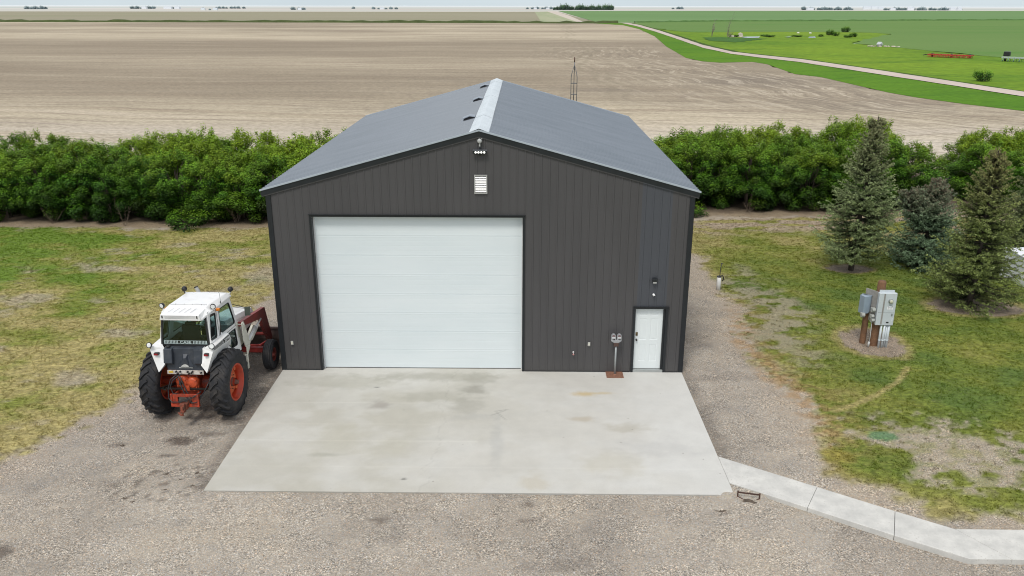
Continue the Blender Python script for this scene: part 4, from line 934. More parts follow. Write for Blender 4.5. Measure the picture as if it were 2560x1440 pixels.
# bare dead saplings in front of the belt
def deadtree(name,label,x,y,h,seed,sp=.5,mat=M_twig,n=9,r0=.03,z=-.05):
    rnd=random.Random(seed); m=MB()
    for i in range(n):
        a=rnd.uniform(0,2*PI); lean=rnd.uniform(.1,sp); p=Vector((rnd.uniform(-.08,.08),rnd.uniform(-.08,.08),-.05)); pts=[p.copy()]; hh=h*rnd.uniform(.6,1)
        for j in range(1,6):
            p=p+Vector((math.cos(a)*lean*hh/5+rnd.uniform(-.04,.04)*hh,math.sin(a)*lean*hh/5+rnd.uniform(-.04,.04)*hh,hh/5)); pts.append(p.copy())
            if j>1:
                for q in range(2):
                    b=a+rnd.uniform(-1.4,1.4); L=hh*rnd.uniform(.12,.28); e=p+Vector((math.cos(b)*L*.8,math.sin(b)*L*.8,L*rnd.uniform(.2,.8))); m.tube([p,(p+e)/2+Vector((0,0,.02*hh)),e],[r0*.4,r0*.3,r0*.12],4)
        m.tube(pts,[r0,r0*.85,r0*.7,r0*.5,r0*.35,r0*.15],5)
    o=m.build(name,mat,fixn=False,loc=(x,y,z)); tag(o,label,'dead tree' if h>2 else 'dead shrub'); return o
deadtree('dead_shrub','pale bare sapling with forked stems before the left tree belt',-12.9,17.45,1.15,1,.4,n=6,r0=.009)
deadtree('dead_shrub','bare brown brushwood beside the left rear corner of the building',-5.2,17.9,1.1,2,.8,n=14,r0=.015)
deadtree('dead_shrub','grey bare branches reaching out beside the left building wall',-2.2,17.6,1.9,3,.9,n=8,r0=.013)
deadtree('dead_shrub','dry twiggy brushwood under the left tree belt near the shrub',-7.4,18.2,1.0,4,.8,n=14,r0=.014)
deadtree('dead_shrub','fallen grey twigs at the foot of the right tree belt',19.6,20.9,.7,5,1.2,n=6,r0=.018)
deadtree('dead_shrub','brown brushwood under the far left end of the tree belt',-16.8,17.9,.8,6,.8,n=12,r0=.008)

# ---------------------------------------------------------------- spruces
M_needle=g_leaf('needle')
def spruce(label,x,y,h,rb,seed,tip,inn,z0=.35,tops=((0,0,1.0),),sparse=1.0,lean=0,warm=None):
    rng=np.random.default_rng(seed); P=[];C=[]; tm=MB(); tip=np.array(tip);inn=np.array(inn)
    segs=[]   # (start,end,weight) twig segments bearing needles
    for (ox,oy,fh) in tops:
        H=h*fh; zb=z0 if fh==1.0 else h*.55
        pts=[(ox*0,oy*0,-.2 if fh==1 else zb)]+[(ox*min(1,k/3)+lean*(k/6)*.35,oy*min(1,k/3),zb+(H-zb)*k/6) for k in range(1,7)]
        tm.tube(pts,[.11*h/6*(1-.9*k/6)+.008 for k in range(7)],8)
        z=zb
        while z<H-.12:
            t=(z-zb)/(H-zb); nb=rng.integers(8,12)
            for b in range(nb):
                if rng.random()>sparse: continue
                az=rng.uniform(0,2*PI); L=rb*(fh if fh==1 else .5)*((1-t)**.80)*rng.uniform(.70,1.12)*(.80 if t<.08 else 1)+.10
                sx=ox*min(1,t*2)+lean*t*.35; base=np.array([sx,oy*min(1,t*2),z+rng.uniform(-.06,.06)])
                dirh=np.array([math.cos(az),math.sin(az),0]); side=np.array([-math.sin(az),math.cos(az),0])
                rise=.15+.75*t**1.5; nS=7; prev=base; pl=[tuple(base)]
                for j in range(1,nS+1):
                    s=j/nS; zz=rise*L*s*.55-.20*L*math.sin(PI*s*.85)*(1-t)+.14*L*s*s
                    cur=base+dirh*L*s+np.array([0,0,zz])+rng.normal(0,.012,3)
                    segs.append((prev,cur,s)); pl.append(tuple(cur))
                    tl=L*.42*(1-s*.72)*rng.uniform(.7,1.2)
                    for sg in (-1,1):
                        d=(dirh*.75+side*sg*.8); d/=np.linalg.norm(d)
                        e=cur+d*tl+np.array([0,0,-.10*tl+rng.normal(0,.04)*tl]); mid=(cur+e)/2+np.array([0,0,.03])
                        segs.append((cur,mid,s*.8)); segs.append((mid,e,1.0 if s>.3 else .75))
                        if tl>.22:
                            for q in (.35,.7):
                                d2=(dirh*.95+side*sg*.15); b0=cur+(e-cur)*q; segs.append((b0,b0+d2/np.linalg.norm(d2)*tl*.42+np.array([0,0,-.02]),.9))
                    prev=cur
                tm.tube(pl[::3]+[pl[-1]],[.018,.012,.008,.003][:len(pl[::3])+1],4,cap=False)
            z+=.235*(1-.42*t)*(h/6)**.5
        segs.append((np.array([ox+lean*.35,oy,H-.25]),np.array([ox+lean*.35,oy,H+.12]),1.0)); 
    S=np.array([s[0] for s in segs]);E=np.array([s[1] for s in segs]);W=np.array([s[2] for s in segs])
    L=np.linalg.norm(E-S,axis=1); n=np.maximum(3,(L*46).astype(int)); idx=np.repeat(np.arange(len(L)),n); N=len(idx)
    tt=rng.random(N); p=S[idx]+(E-S)[idx]*tt[:,None]; d=(E-S)[idx]/L[idx][:,None]
    r_=rng.normal(size=(N,3)); r_-=d*(r_*d).sum(1)[:,None]; r_/=np.linalg.norm(r_,axis=1)[:,None]
    r_[:,2]=r_[:,2]*.9+.18
    nd=r_*.85+d*.75; nd/=np.linalg.norm(nd,axis=1)[:,None]; sl=np.cross(nd,rng.normal(size=(N,3))); sl/=np.linalg.norm(sl,axis=1)[:,None]
    ln=rng.uniform(.05,.095,N)[:,None]; wd=.019
    q=np.stack([p-sl*wd,p+sl*wd,p+nd*ln],1); P=q.reshape(-1,3)
    w=np.clip(W[idx]+rng.normal(0,.12,N),0,1)**1.9; up=np.clip(.5+.5*nd[:,2],0,1); f=(w*(.35+.65*up))[:,None]  # interior shade painted in; outer, upward needles take more tip colour
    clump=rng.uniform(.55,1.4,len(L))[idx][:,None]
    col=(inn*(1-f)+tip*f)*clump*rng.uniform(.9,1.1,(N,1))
    if warm is not None:
        k=np.clip((p[:,2]/h-.55)/.45,0,1)[:,None]*np.clip(rng.normal(.6,.3,(len(L),1))[idx],0,1); col=col*(1-k)+np.array(warm)*k*(.4+.6*f)
    C=np.repeat(col,3,0)
    t=thing('spruce_tree',label,'tree',(x,y,-.06))
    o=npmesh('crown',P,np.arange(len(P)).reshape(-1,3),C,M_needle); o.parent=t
    tm.build('trunk',M_bark,t,fixn=False); print('spruce tris',N)
    return t
spruce('tallest slender spruce with blue green boughs on a bare trunk',21.35,10.7,6.45,1.75,21,(.42,.53,.25),(.035,.058,.024),z0=.80,lean=.75,sparse=.86,warm=(.34,.33,.17))
spruce('short double topped blue spruce between the two taller spruces',24.45,11.3,3.75,1.80,22,(.31,.46,.27),(.028,.050,.030),z0=.25,tops=((.25,0,1.0),(-.80,0,.90)),warm=(.40,.30,.22))
spruce('large olive green spruce over a ring of bare soil',24.05,6.15,5.85,1.82,23,(.37,.46,.15),(.035,.054,.020),z0=.35,sparse=.92,warm=(.40,.36,.17))
spruce('dark olive spruce behind the large spruce, cut by the right edge',30.3,13.0,5.7,1.8,24,(.28,.34,.15),(.045,.065,.034),z0=.3,warm=(.34,.30,.14))

# ---------------------------------------------------------------- meadow bushes and far trees
for (x,y,s,sz,l) in [(78.0,108.2,1.45,1.5,'dark round bush alone in the meadow near the road'),(128.8,321,1.75,1.9,'larger dark bush of the pair beyond the slough'),(127.6,311,1.5,1.5,'smaller dark bush of the pair beyond the slough'),
    (150,362,2.1,2.1,'bushy clump with dead stems at the edge of the crop'),(126.1,294.6,1.7,.9,'low grey bush below the pair of dark bushes'),(129.8,299,1.5,1.5,'grey rounded bush at the right end of the slough'),
    (98.5,297.5,2.2,.7,'low dark brush between the first two water patches'),(109.3,300,2.0,.7,'dark brush between the middle and right water patches'),(86,297.5,1.3,.8,'brush beside the rocks at the slough'),(119,302,1.0,.9,'small brush right of the last water patch'),(99,306,1.9,.7,'low brush behind the middle of the slough')]:
    tree('bush',l,'bush',None,8,x,y,rt.uniform(0,6),s,sz,z=-.25)
M_dead=pm('dead_wood',(.22,.19,.16),.9,var=.2)
deadtree('dead_tree','leafless forked dead tree left of the slough',78.7,303.8,6.0,31,.22,M_dead,3,.16,z=-.3)
deadtree('dead_tree','tall thin dead tree with spread bare branches by the slough',82.9,297,8.0,32,.40,M_dead,4,.07,z=-.3)
deadtree('dead_tree','low tangle of grey dead branches beneath the tall dead tree',83.4,295.5,2.4,33,1.2,M_dead,14,.07,z=-.3)
# ================================================================== TRACTOR
TR=thing('tractor','white cab farm tractor with red wheels and front loader parked on the gravel','tractor',(-1.576,-2.706,-.03),-.02985)
WH=pm('tractor_white',(.84,.84,.83),.35,var=.05,scale=2.5,dirt=(.50,.46,.40),damt=.22,dscale=4,coat=.2)
CRM=pm('loader_cream',(.62,.61,.53),.5,var=.10,scale=5,dirt=(.42,.37,.28),damt=.3,dscale=6)
REDP=pm('loader_red',(.25,.040,.035),.45,var=.18,scale=4,dirt=(.12,.05,.045),damt=.5,dscale=5)
ORG=pm('power_red',(.46,.050,.016),.5,var=.2,scale=6,dirt=(.10,.035,.025),damt=.6,dscale=8)
RIMM=pm('rim_red',(.44,.045,.015),.45,var=.15,scale=5,dirt=(.22,.08,.05),damt=.35,dscale=6)
DISC=pm('disc_orange',(.60,.14,.05),.5,var=.12,scale=5,dirt=(.25,.10,.06),damt=.35,dscale=9)
TYRE=pm('tyre_rubber',(.019,.020,.023),.75,var=.25,scale=5,dirt=(.07,.062,.055),damt=.45,dscale=4,bump=.15,spec=.35)
TANK=pm('tank_black',(.035,.042,.055),.42,var=.2,scale=5,dirt=(.085,.085,.085),damt=.35,dscale=5)
BLK=pm('black_part',(.014,.014,.015),.45)
HOSE=pm('hose_black',(.02,.02,.022),.4)
INT=pm('cab_interior',(.035,.027,.025),.8,var=.2)
g=G('cab_glass'); fr=g.n('Fresnel',IOR=1.45).outputs[0]
tr=g.n('BsdfTransparent',i0=(.66,.82,.80)); gl=g.n('BsdfGlossy',i0=(.9,1,1),Roughness=.03)
mx=g.n('MixShader',i0=g.math('ADD',g.math('MULTIPLY',fr,.9),.03),i1=tr.outputs[0],i2=gl.outputs[0]); g.t.links.new(mx.outputs[0],g.out.inputs[0]); GLS=g.m
LENS=pm('lamp_lens',(.75,.77,.76),.15); REDL=pm('red_lens',(.28,.015,.02),.2); AMB=pm('amber_lens',(.70,.22,.02),.2)
GRN=pm('mirror_back',(.055,.068,.055),.4)

def rear_tyre(x):
    Rr=.862; pf=[]
    prof=[(-.19,.50),(-.225,.56),(-.245,.66),(-.243,.76),(-.225,.82),(-.18,.852),(-.09,.864),(0,.866),(.09,.864),(.18,.852),(.225,.82),(.243,.76),(.245,.66),(.225,.56),(.19,.50)]
    m=MB(); m.lathe(prof,64,'x')
    NL=22
    def surf(s):   # lateral position -> radius
        for (a,ra),(b,rb) in zip(prof[3:11],prof[4:12]):
            if a<=s<=b: return ra+(rb-ra)*(s-a)/(b-a)
        return .82
    for side in (-1,1):
        for i in range(NL):
            ph0=2*PI*(i+(.5 if side>0 else 0))/NL
            st=[(.0-.015,0,.050),(.06,.055,.052),(.12,.125,.052),(.175,.200,.050),(.215,.245,.044),(.242,.270,.020)]
            ring=[]
            for (s,dp,hh) in st:
                ph=ph0+dp       # further along = lower at the rear face
                r0=surf(s*side)-.010; hw=.026+.010*(s/.24)
                # tangent direction of the lug in (lateral, circumferential)
                row=[]
                for (k,rr,wf) in ((-1,r0,1.35),(-1,r0+hh+.010,.8),(1,r0+hh+.010,.8),(1,r0,1.35)):
                    a=ph+k*hw*wf/Rr
                    # phi measured from top going backward (-y)
                    row.append((s*side - k*0.012*side, -rr*math.sin(a), rr*math.cos(a)))
                ring.append(row)
            vs=[v for r_ in ring for v in r_]; n=len(ring)
            fs=[(a*4+b,a*4+(b+1),(a+1)*4+(b+1),(a+1)*4+b) for a in range(n-1) for b in range(3)]+[(0,1,2,3),((n-1)*4+3,(n-1)*4+2,(n-1)*4+1,(n-1)*4)]
            m.add(vs,fs)
    sg=1 if x>0 else -1
    m.v=[(v[0]+x,v[1],v[2]+.907) for v in m.v]
    ty=m.build('rear_tyre',TYRE,TR,fixn=True)
    m=MB(); o=[(-.20,.515),(-.215,.50),(-.20,.47),(-.14,.465),(-.12,.44),(.05,.43),(.12,.44),(.14,.465),(.20,.47),(.215,.50),(.20,.515)]
    m.lathe([(x+sg*a,b) for a,b in o],48,'x',(0,0,.907)); m.build('rim',RIMM,ty)
    m=MB(); d=[(x-sg*.02,.44),(x+sg*.0,.36),(x+sg*.05,.33),(x+sg*.055,.16),(x+sg*.07,.15),(x+sg*.075,0)]
    m.lathe(d,40,'x',(0,0,.907)); 
    for k in range(4):
        a=PI/4+k*PI/2; m.obox((x+sg*.045,.40*math.cos(a),.907+.40*math.sin(a)),(.03,0,0),(0,.055*math.cos(a),.055*math.sin(a)),(0,-.05*math.sin(a),.05*math.cos(a)))
    dc=m.build('wheel_disc',DISC,ty)
    m=MB(); m.lathe([(x+sg*.05,.13),(x+sg*.12,.12),(x+sg*.13,.07),(x+sg*.24,.055),(x+sg*.245,0)],24,'x',(0,0,.907))
    for k in range(8):
        a=2*PI*k/8; m.lathe([(x+sg*.056,.016),(x+sg*.085,.015),(x+sg*.086,0)],8,'x',(0,.20*math.cos(a),.907+.20*math.sin(a)))
    m.build('hub',pm('hub_rust',(.12,.045,.03),.6,var=.3),ty)
rear_tyre(.94); rear_tyre(-.94)
def front_tyre(x):
    sg=1 if x>0 else -1; R_=.468; p=[(-.10,.21),(-.13,.27),(-.14,.34),(-.135,.41),(-.115,.447)]
    for c in (-.075,-.025,.025,.075): 
        p+= [(c-.024,R_-abs(c)*.10),(c+.018,R_-abs(c)*.10),(c+.0205,R_-.028-abs(c)*.1),(c+.0245,R_-.028-abs(c)*.1)]
    p+=[(.115,.447),(.135,.41),(.14,.34),(.13,.27),(.10,.21)]
    m=MB(); m.lathe([(x+a,b) for a,b in p],48,'x',(0,2.909,R_),sm=False); ty=m.build('front_tyre',TYRE,TR)
    m=MB(); m.lathe([(x-sg*.10,.225),(x-sg*.1,.20),(x-sg*.0,.19),(x+sg*.0,.16),(x+sg*.03,.10),(x+sg*.06,.09),(x+sg*.08,.05),(x+sg*.12,.045),(x+sg*.122,0)],32,'x',(0,2.909,R_))
    m.lathe([(x+sg*0,.19),(x+sg*.09,.20),(x+sg*.10,.228)],32,'x',(0,2.909,R_)); m.build('rim',pm('front_rim',(.20,.035,.025),.5,var=.2,dirt=(.08,.05,.04),damt=.5),ty)
front_tyre(1.107); front_tyre(-1.107)
# driveline
m=MB(); m.lathe([(-1.12,.11),(-.60,.12),(-.42,.19),(-.24,.22),(.24,.22),(.42,.19),(.60,.12),(1.12,.11)],24,'x',(0,0,.907)); m.build('rear_axle',ORG,TR)
m=MB(); m.prism([(-.42,.70),(-.42,1.26),(-.25,1.38),(1.4,1.38),(1.4,.62),(-.25,.62)],'x',-.27,.27); m.build('transmission',ORG,TR,bevel=.03)
m=MB()
m.lathe([(-.56,0),(-.55,.13),(-.52,.16),(-.42,.17)],24,'y',(-.13,0,1.12)); m.lathe([(-.57,0),(-.56,.12),(-.53,.15),(-.42,.16)],24,'y',(.15,0,1.10))
m.box(-.29,.30,-.50,-.42,.86,1.10); m.box(-.07,.09,-.60,-.55,.90,1.04)
for sx,sz_ in ((-.24,1.2),(-.24,1.02),(-.02,1.2),(.05,.95),(.26,1.18),(.26,.98),(-.12,.90),(.2,.9)): m.lathe([(-.575,0),(-.57,.018),(-.55,.02),(-.49,.02)],8,'y',(sx,0,sz_))
m.build('pto_housing',pm('power_orange',(.52,.080,.025),.45,var=.2,scale=6,dirt=(.12,.04,.03),damt=.45,dscale=9),TR,bevel=.006)
m=MB(); m.lathe([(-.60,0),(-.60,.045),(-.56,.06),(-.55,.06)],14,'y',(-.13,0,1.12)); m.tube([(-.13,-.60,1.12),(-.13,-.68,1.12)],.02,8); m.build('pto_shaft',M_dark,TR)
# drawbar hitch frame
m=MB(); m.box(-.38,-.33,-.78,-.72,.52,.88); m.box(.33,.38,-.78,-.72,.52,.88); m.box(-.38,.38,-.79,-.71,.52,.585); m.box(-.33,.33,-.76,-.72,.80,.88); m.box(-.33,-.19,-.76,-.73,.585,.80); m.box(.19,.33,-.76,-.73,.585,.80)
m.bar((-.355,-.74,.72),(-.24,-.35,.85),.05,.12); m.bar((.355,-.74,.72),(.24,-.35,.85),.05,.12); m.build('hitch_frame',ORG,TR,bevel=.006)
m=MB(); m.bar((0,-.2,.56),(.02,-1.05,.50),.10,.05); m.box(-.08,.10,-.92,-.76,.50,.66); m.box(-.05,.07,-1.0,-.92,.46,.70); m.tube([(.02,-1.02,.38),(.02,-1.02,.64)],.022,8); m.bar((-.10,-1.0,.47),(.02,-1.10,.42),.05,.03); m.build('drawbar',pm('drawbar_rust',(.24,.06,.03),.7,var=.35,scale=9,dirt=(.08,.05,.04),damt=.6,dscale=10),TR,bevel=.006)
m=MB(); m.bar((-.80,-.55,.94),(.80,-.55,.94),.05,.05); m.bar((-.62,-.62,.98),(-.45,-.10,.90),.05,.07); m.bar((.62,-.62,.98),(.45,-.10,.90),.05,.07); m.bar((-.78,-.60,1.0),(-.55,-.60,.92),.04,.04); m.build('lift_arms',M_dark,TR,bevel=.004)
def arc(p,q,sag,back,n=12):
    p=Vector(p);q=Vector(q); return [p.lerp(q,i/n)+Vector((0,-back*math.sin(PI*i/n),-sag*math.sin(PI*i/n))) for i in range(n+1)]
for h_ in (arc((-.20,-.60,1.36),(.62,-.55,1.15),.62,.20),arc((-.14,-.60,1.36),(.60,-.50,1.10),.52,.16)[:],[(-.22,-.60,1.36),(-.36,-.66,1.25),(-.44,-.70,1.0),(-.44,-.74,.75),(-.34,-.80,.66),(-.1,-.82,.68),(.2,-.80,.78),(.45,-.72,.95)],[(-.10,-.60,1.38),(-.30,-.68,1.24),(-.38,-.70,1.05),(-.30,-.74,.88),(-.05,-.74,.86)]):
    m=MB(); m.tube(h_,.016,7); m.build('hydraulic_hose',HOSE,TR)
# valve panel
m=MB(); m.box(-.49,.49,-.52,-.49,1.345,1.455); vp=m.build('valve_panel',pm('panel_white',(.62,.59,.54),.5,var=.12,scale=8,dirt=(.25,.12,.07),damt=.45,dscale=14),TR,bevel=.004)
m=MB()
for sx,sz_ in ((-.24,1.43),(-.13,1.43),(-.20,1.38),(.07,1.43),(.10,1.38),(.17,1.40),(.20,1.435),(.43,1.41)): m.lathe([(-.57,0),(-.565,.022),(-.521,.024)],10,'y',(sx,0,sz_))
m.build('hydraulic_couplers',BLK,vp)
m=MB(); m.box(-.44,-.33,-.524,-.5205,1.385,1.435); m.build('sticker',pm('sticker_yellow',(.65,.45,.05),.5,var=.3,scale=30),vp)
# rear tank
m=MB(); m.add([(-.51,-.43,2.055),(.51,-.43,2.055),(.485,-.50,1.46),(-.485,-.50,1.46),(-.51,-.02,2.055),(.51,-.02,2.055),(.485,-.05,1.46),(-.485,-.05,1.46)],[(0,1,2,3),(0,4,5,1),(1,5,6,2),(3,7,4,0),(3,2,6,7)])
tk=m.build('fuel_tank',TANK,TR,bevel=.012)
for sg in (-1,1):
    m=MB(); x0_,x1_=(sg*.515,sg*.29) if sg<0 else (sg*.29,sg*.515)
    m.prism([(-.30,2.07),(-.52,2.06),(-.60,1.69),(-.49,1.60),(-.42,1.62)],'x',x0_,x1_); m.build('tank_pod',TANK,tk,bevel=.014)
# warning triangle boss with worn patch
m=MB(); a=[(.0,1.93),(.04,1.93),(.20,1.57),(.15,1.56),(-.13,1.56),(-.18,1.57)]
def tp(x,z,o): return (x,-.43-(2.055-z)*.118-o,z)
b_=[(-.02,1.86),(.06,1.86),(.0,0)]
m.add([tp(-.03,1.90,.004),tp(.09,1.90,.004),tp(.06,1.82,.085),tp(.0,1.82,.085),tp(-.19,1.56,.004),tp(.24,1.56,.004),tp(.14,1.56,.055),tp(-.09,1.56,.055)],[(0,1,2,3),(3,2,6,7),(0,3,7,4),(1,5,6,2),(4,7,6,5)])
m.build('sign_boss',TANK,tk,bevel=.006)
m=MB(); m.add([tp(-.09,1.575,.0585),tp(.13,1.575,.0585),tp(.11,1.615,.062),tp(.05,1.65,.066),tp(.0,1.645,.066),tp(-.06,1.61,.062)],[tuple(range(6))]); m.add([tp(-.16,1.515,.006),tp(.20,1.515,.006),tp(.20,1.545,.006),tp(-.16,1.545,.006)],[(0,1,2,3)]); m.build('worn_reflector',pm('worn_white',(.62,.62,.60),.6,var=.25,scale=20,dirt=(.3,.3,.28),damt=.6,dscale=20),tk)
m=MB(); m.lathe([(2.07,.05),(2.10,.055),(2.12,.045),(2.121,0)],14,'z',(-.42,-.40,0)); m.build('fuel_cap',BLK,tk)
# fenders
for sg in (-1,1):
    A=(sg*.515,-.45,2.065);B=(sg*.83,-.57,2.03);Cc_=(sg*.49,-.60,1.65)
    B2=(sg*.83,-.56,2.13); F2=(sg*.86,.50,2.11);F1=(sg*.86,.62,1.92);Fi=(sg*.66,.62,2.12);Ai=(sg*.64,-.28,2.10)
    L0=(sg*.64,-.66,1.46);L1=(sg*.66,1.02,1.45);L2=(sg*.70,1.02,1.75)
    m=MB(); m.add([A,B,Cc_],[(0,1,2)]); m.add([A,B,B2,Ai],[(0,1,2,3)]); m.add([B,F1,F2,B2],[(0,1,2,3)]); m.add([Ai,B2,F2,Fi],[(0,1,2,3)])
    m.add([B,L0,L1,L2,F1],[(0,1,2,3,4)]); m.add([B,Cc_,L0],[(0,1,2)]); m.add([F1,L2,Fi,F2],[(0,1,2,3)])
    m.add([A,Cc_,(sg*.49,-.02,1.65),(sg*.51,-.02,2.06)],[(0,1,2,3)])
    fd=m.build('fender',WH,TR,solid=.012)
    # tan dusty splash zone panel
    m=MB(); m.add([(sg*.725,.62,1.62),(sg*.70,1.0,1.60),(sg*.668,1.0,1.46),(sg*.668,.55,1.46)],[(0,1,2,3)]); m.v=[(v[0]+sg*.016,v[1],v[2]) for v in m.v]; m.build('mud_stain',pm('dusty_tan',(.36,.29,.18),.8,var=.25,scale=9),fd)
    # tail lamp and work lamp
    cx_=sg*.665; m=MB(); m.box(cx_-.065,cx_+.055,-.625,-.53,1.925,1.985); h=m.build('tail_light_housing',BLK,fd,bevel=.006)
    m=MB(); m.box(cx_-.062,cx_+.045,-.64,-.6255,1.925,1.975); m.build('red_lens',REDL,h,bevel=.006)
    c=Vector((sg*.83,-.60,2.20)); dr_=Vector((sg*.15,-1,.25)).normalized()
    m=MB(); m.tube([c-dr_*.09,c-dr_*.04,c,c+dr_*.012],[.03,.065,.078,.078],18); m.tube([c-dr_*.03,c-dr_*.03-Vector((0,0,.10))],.012,6); h=m.build('work_light',BLK,fd)
    m=MB(); m.tube([c+dr_*.0125,c+dr_*.018],[.062,.055],18); m.build('lens',LENS,h)
    # stripes decal and model number
    def bd(t,u):   # t 0 rear..1 front, u 0 bottom..1 top, on the outer lip
        b0=Vector(B).lerp(Vector(F1),t); b1=Vector(B2).lerp(Vector(F2),t); p=b0.lerp(b1,u); return (p.x+sg*.009,p.y,p.z)
    m=MB()
    for i in range(15):
        t0=.04+i*.037; m.add([bd(t0,.12),bd(t0+.020,.12),bd(t0+.020,.9),bd(t0,.9)],[(0,1,2,3)])
    m.add([bd(.605,.10),bd(.645,.10),bd(.645,.92),bd(.605,.92)],[(0,1,2,3)]); m.add([bd(.65,.10),bd(.97,.10),bd(.97,.92),bd(.65,.92)],[(0,1,2,3)])
    m.build('stripe_decal',BLK,fd)
    if sg>0:
        cu=bpy.data.curves.new('model_number','FONT'); cu.body='2390'; cu.size=.150; cu.offset=.0035; ob=bpy.data.objects.new('tmp',cu); COL.objects.link(ob)
        me=bpy.data.meshes.new_from_object(ob.evaluated_get(bpy.context.evaluated_depsgraph_get())); bpy.data.objects.remove(ob)
        o0=Vector(bd(.66,.24)); ex=(Vector(bd(.97,.24))-o0); wid=max(v.co.x for v in me.vertices); ex=ex/wid*.95; ey=(Vector(bd(.66,.86))-o0)/.105*.95
        for v in me.vertices: v.co=o0+ex*v.co.x+ey*v.co.y+Vector((.004,0,0))
        o=bpy.data.objects.new('model_number',me); COL.objects.link(o); o.parent=fd; me.materials.append(WH)
# cab sides with windows
def xs_(z): return .75-.15*(z-1.25)/1.6
GL_U=[(.54,2.74),(.60,2.79),(1.24,2.745),(1.30,2.70),(1.43,2.12),(1.38,2.07),(.50,2.14),(.42,2.19)]
GL_Q=[(-.02,2.80),(.03,2.84),(.28,2.80),(.33,2.76),(.17,2.19),(.12,2.15),(-.20,2.19),(-.25,2.24)]
GL_L=[(.74,1.98),(1.36,1.93),(1.33,1.50),(1.27,1.45),(.90,1.50),(.70,1.70)]
OUT=[(-.29,2.06),(-.13,2.96),(1.40,2.88),(1.58,2.06),(1.50,1.22),(1.28,1.24),(.88,1.40),(.62,1.46),(.60,2.02)]
for sg in (-1,1):
    v,f=holed(OUT,[GL_U,GL_Q,GL_L],lambda a,b: (sg*xs_(b),a,b)); m=MB(); m.add(v,f); cs=m.build('cab_side',WH,TR,solid=.045)
    for nm,gp in (('door_glass',GL_U),('quarter_window',GL_Q),('lower_door_glass',GL_L)):
        c=Vector((sum(p[0] for p in gp)/len(gp),sum(p[1] for p in gp)/len(gp)))
        def sc_(q,k): 
            d=Vector(q)-c; return c+d*(1-k/max(.05,d.length))
        inner=[tuple(sc_(q,.028)) for q in gp]; outer=[tuple(sc_(q,-.004)) for q in gp]
        v,f=holed(outer,[inner],lambda a,b:(sg*(xs_(b)+.010),a,b)); m=MB(); m.add(v,f); sl_=m.build('window_seal',BLK,cs,solid=.035)
        v,f=holed(outer,[],lambda a,b:(sg*(xs_(b)+.0),a,b)); m=MB(); m.add(v,f); m.build(nm,GLS,cs)
    # door outline groove, handle, hinges
    m=MB(); z=lambda b:sg*(xs_(b)+.026)
    pl=[(.40,2.90),(.30,2.12),(.42,2.02),(.66,1.98),(.60,1.44)]
    for a,b in zip(pl[:-1],pl[1:]): m.bar((z(a[1]),a[0],a[1]),(z(b[1]),b[0],b[1]),.006,.012)
    m.bar((z(2.01),.66,2.03),(z(2.0),1.50,1.99),.004,.008); m.bar((z(2.2)+sg*.02,.385,2.42),(z(2.2)+sg*.0,.36,2.10),.014,.02)
    m.build('door_gap',M_dark,cs)
# rear and front windows, posts
def cr_(z,y=None): return xs_(z)
m=MB(); v,f=holed([(-.66,2.06),(.66,2.06),(.60,2.84),(-.60,2.84)],[[(-.605,2.11),(.605,2.11),(.555,2.80),(-.555,2.80)]],lambda a,b:(a,-.285+(b-2.06)*.10,b)); m.add(v,f); rw=m.build('rear_window_frame',BLK,TR,solid=.03)
m=MB(); m.add([(-.61,-.283,2.10),(.61,-.283,2.10),(.56,-.21,2.81),(-.56,-.21,2.81)],[(0,1,2,3)]); m.build('rear_window',GLS,rw)
# decal strip along the lower edge of the glass
GD=pm('decal_grey',(.42,.50,.49),.5)
def rwp(x,z,o=.006): return (x,-.285+(z-2.06)*.10-o,z)
m=MB(); 
m.add([rwp(-.58,2.12),rwp(.58,2.12),rwp(.58,2.13),rwp(-.58,2.13)],[(0,1,2,3)]); m.add([rwp(-.575,2.205),rwp(.575,2.205),rwp(.575,2.213),rwp(-.575,2.213)],[(0,1,2,3)])
for i in range(10):
    for s in (-1,1):
        x=s*(.215+i*.039); m.add([rwp(x-.010,2.13),rwp(x+.010,2.13),rwp(x+.010,2.205),rwp(x-.010,2.205)],[(0,1,2,3)])
m.build('window_decal',GD,rw)
cu=bpy.data.curves.new('window_lettering','FONT'); cu.body='CASE'; cu.size=.105; cu.offset=.003; cu.align_x='CENTER'; ob=bpy.data.objects.new('tmp',cu); COL.objects.link(ob)
me=bpy.data.meshes.new_from_object(ob.evaluated_get(bpy.context.evaluated_depsgraph_get())); bpy.data.objects.remove(ob)
for v in me.vertices: v.co=Vector(rwp(v.co.x*1.25,2.135+v.co.y*.85))
o=bpy.data.objects.new('window_lettering',me); COL.objects.link(o); o.parent=rw; me.materials.append(GD)
m=MB(); v,f=holed([(-.70,1.75),(.70,1.75),(.60,2.86),(-.60,2.86)],[[(-.63,1.95),(.63,1.95),(.555,2.80),(-.555,2.80)]],lambda a,b:(a,1.60-(b-1.75)*.17,b)); m.add(v,f); m.v=[(q[0],q[1]-.01,q[2]) for q in m.v]; wf=m.build('windscreen_frame',WH,TR,solid=.03)
m=MB(); m.add([(-.64,1.555,1.94),(.64,1.555,1.94),(.56,1.405,2.81),(-.56,1.405,2.81)],[(0,1,2,3)]); m.build('windscreen',GLS,wf)
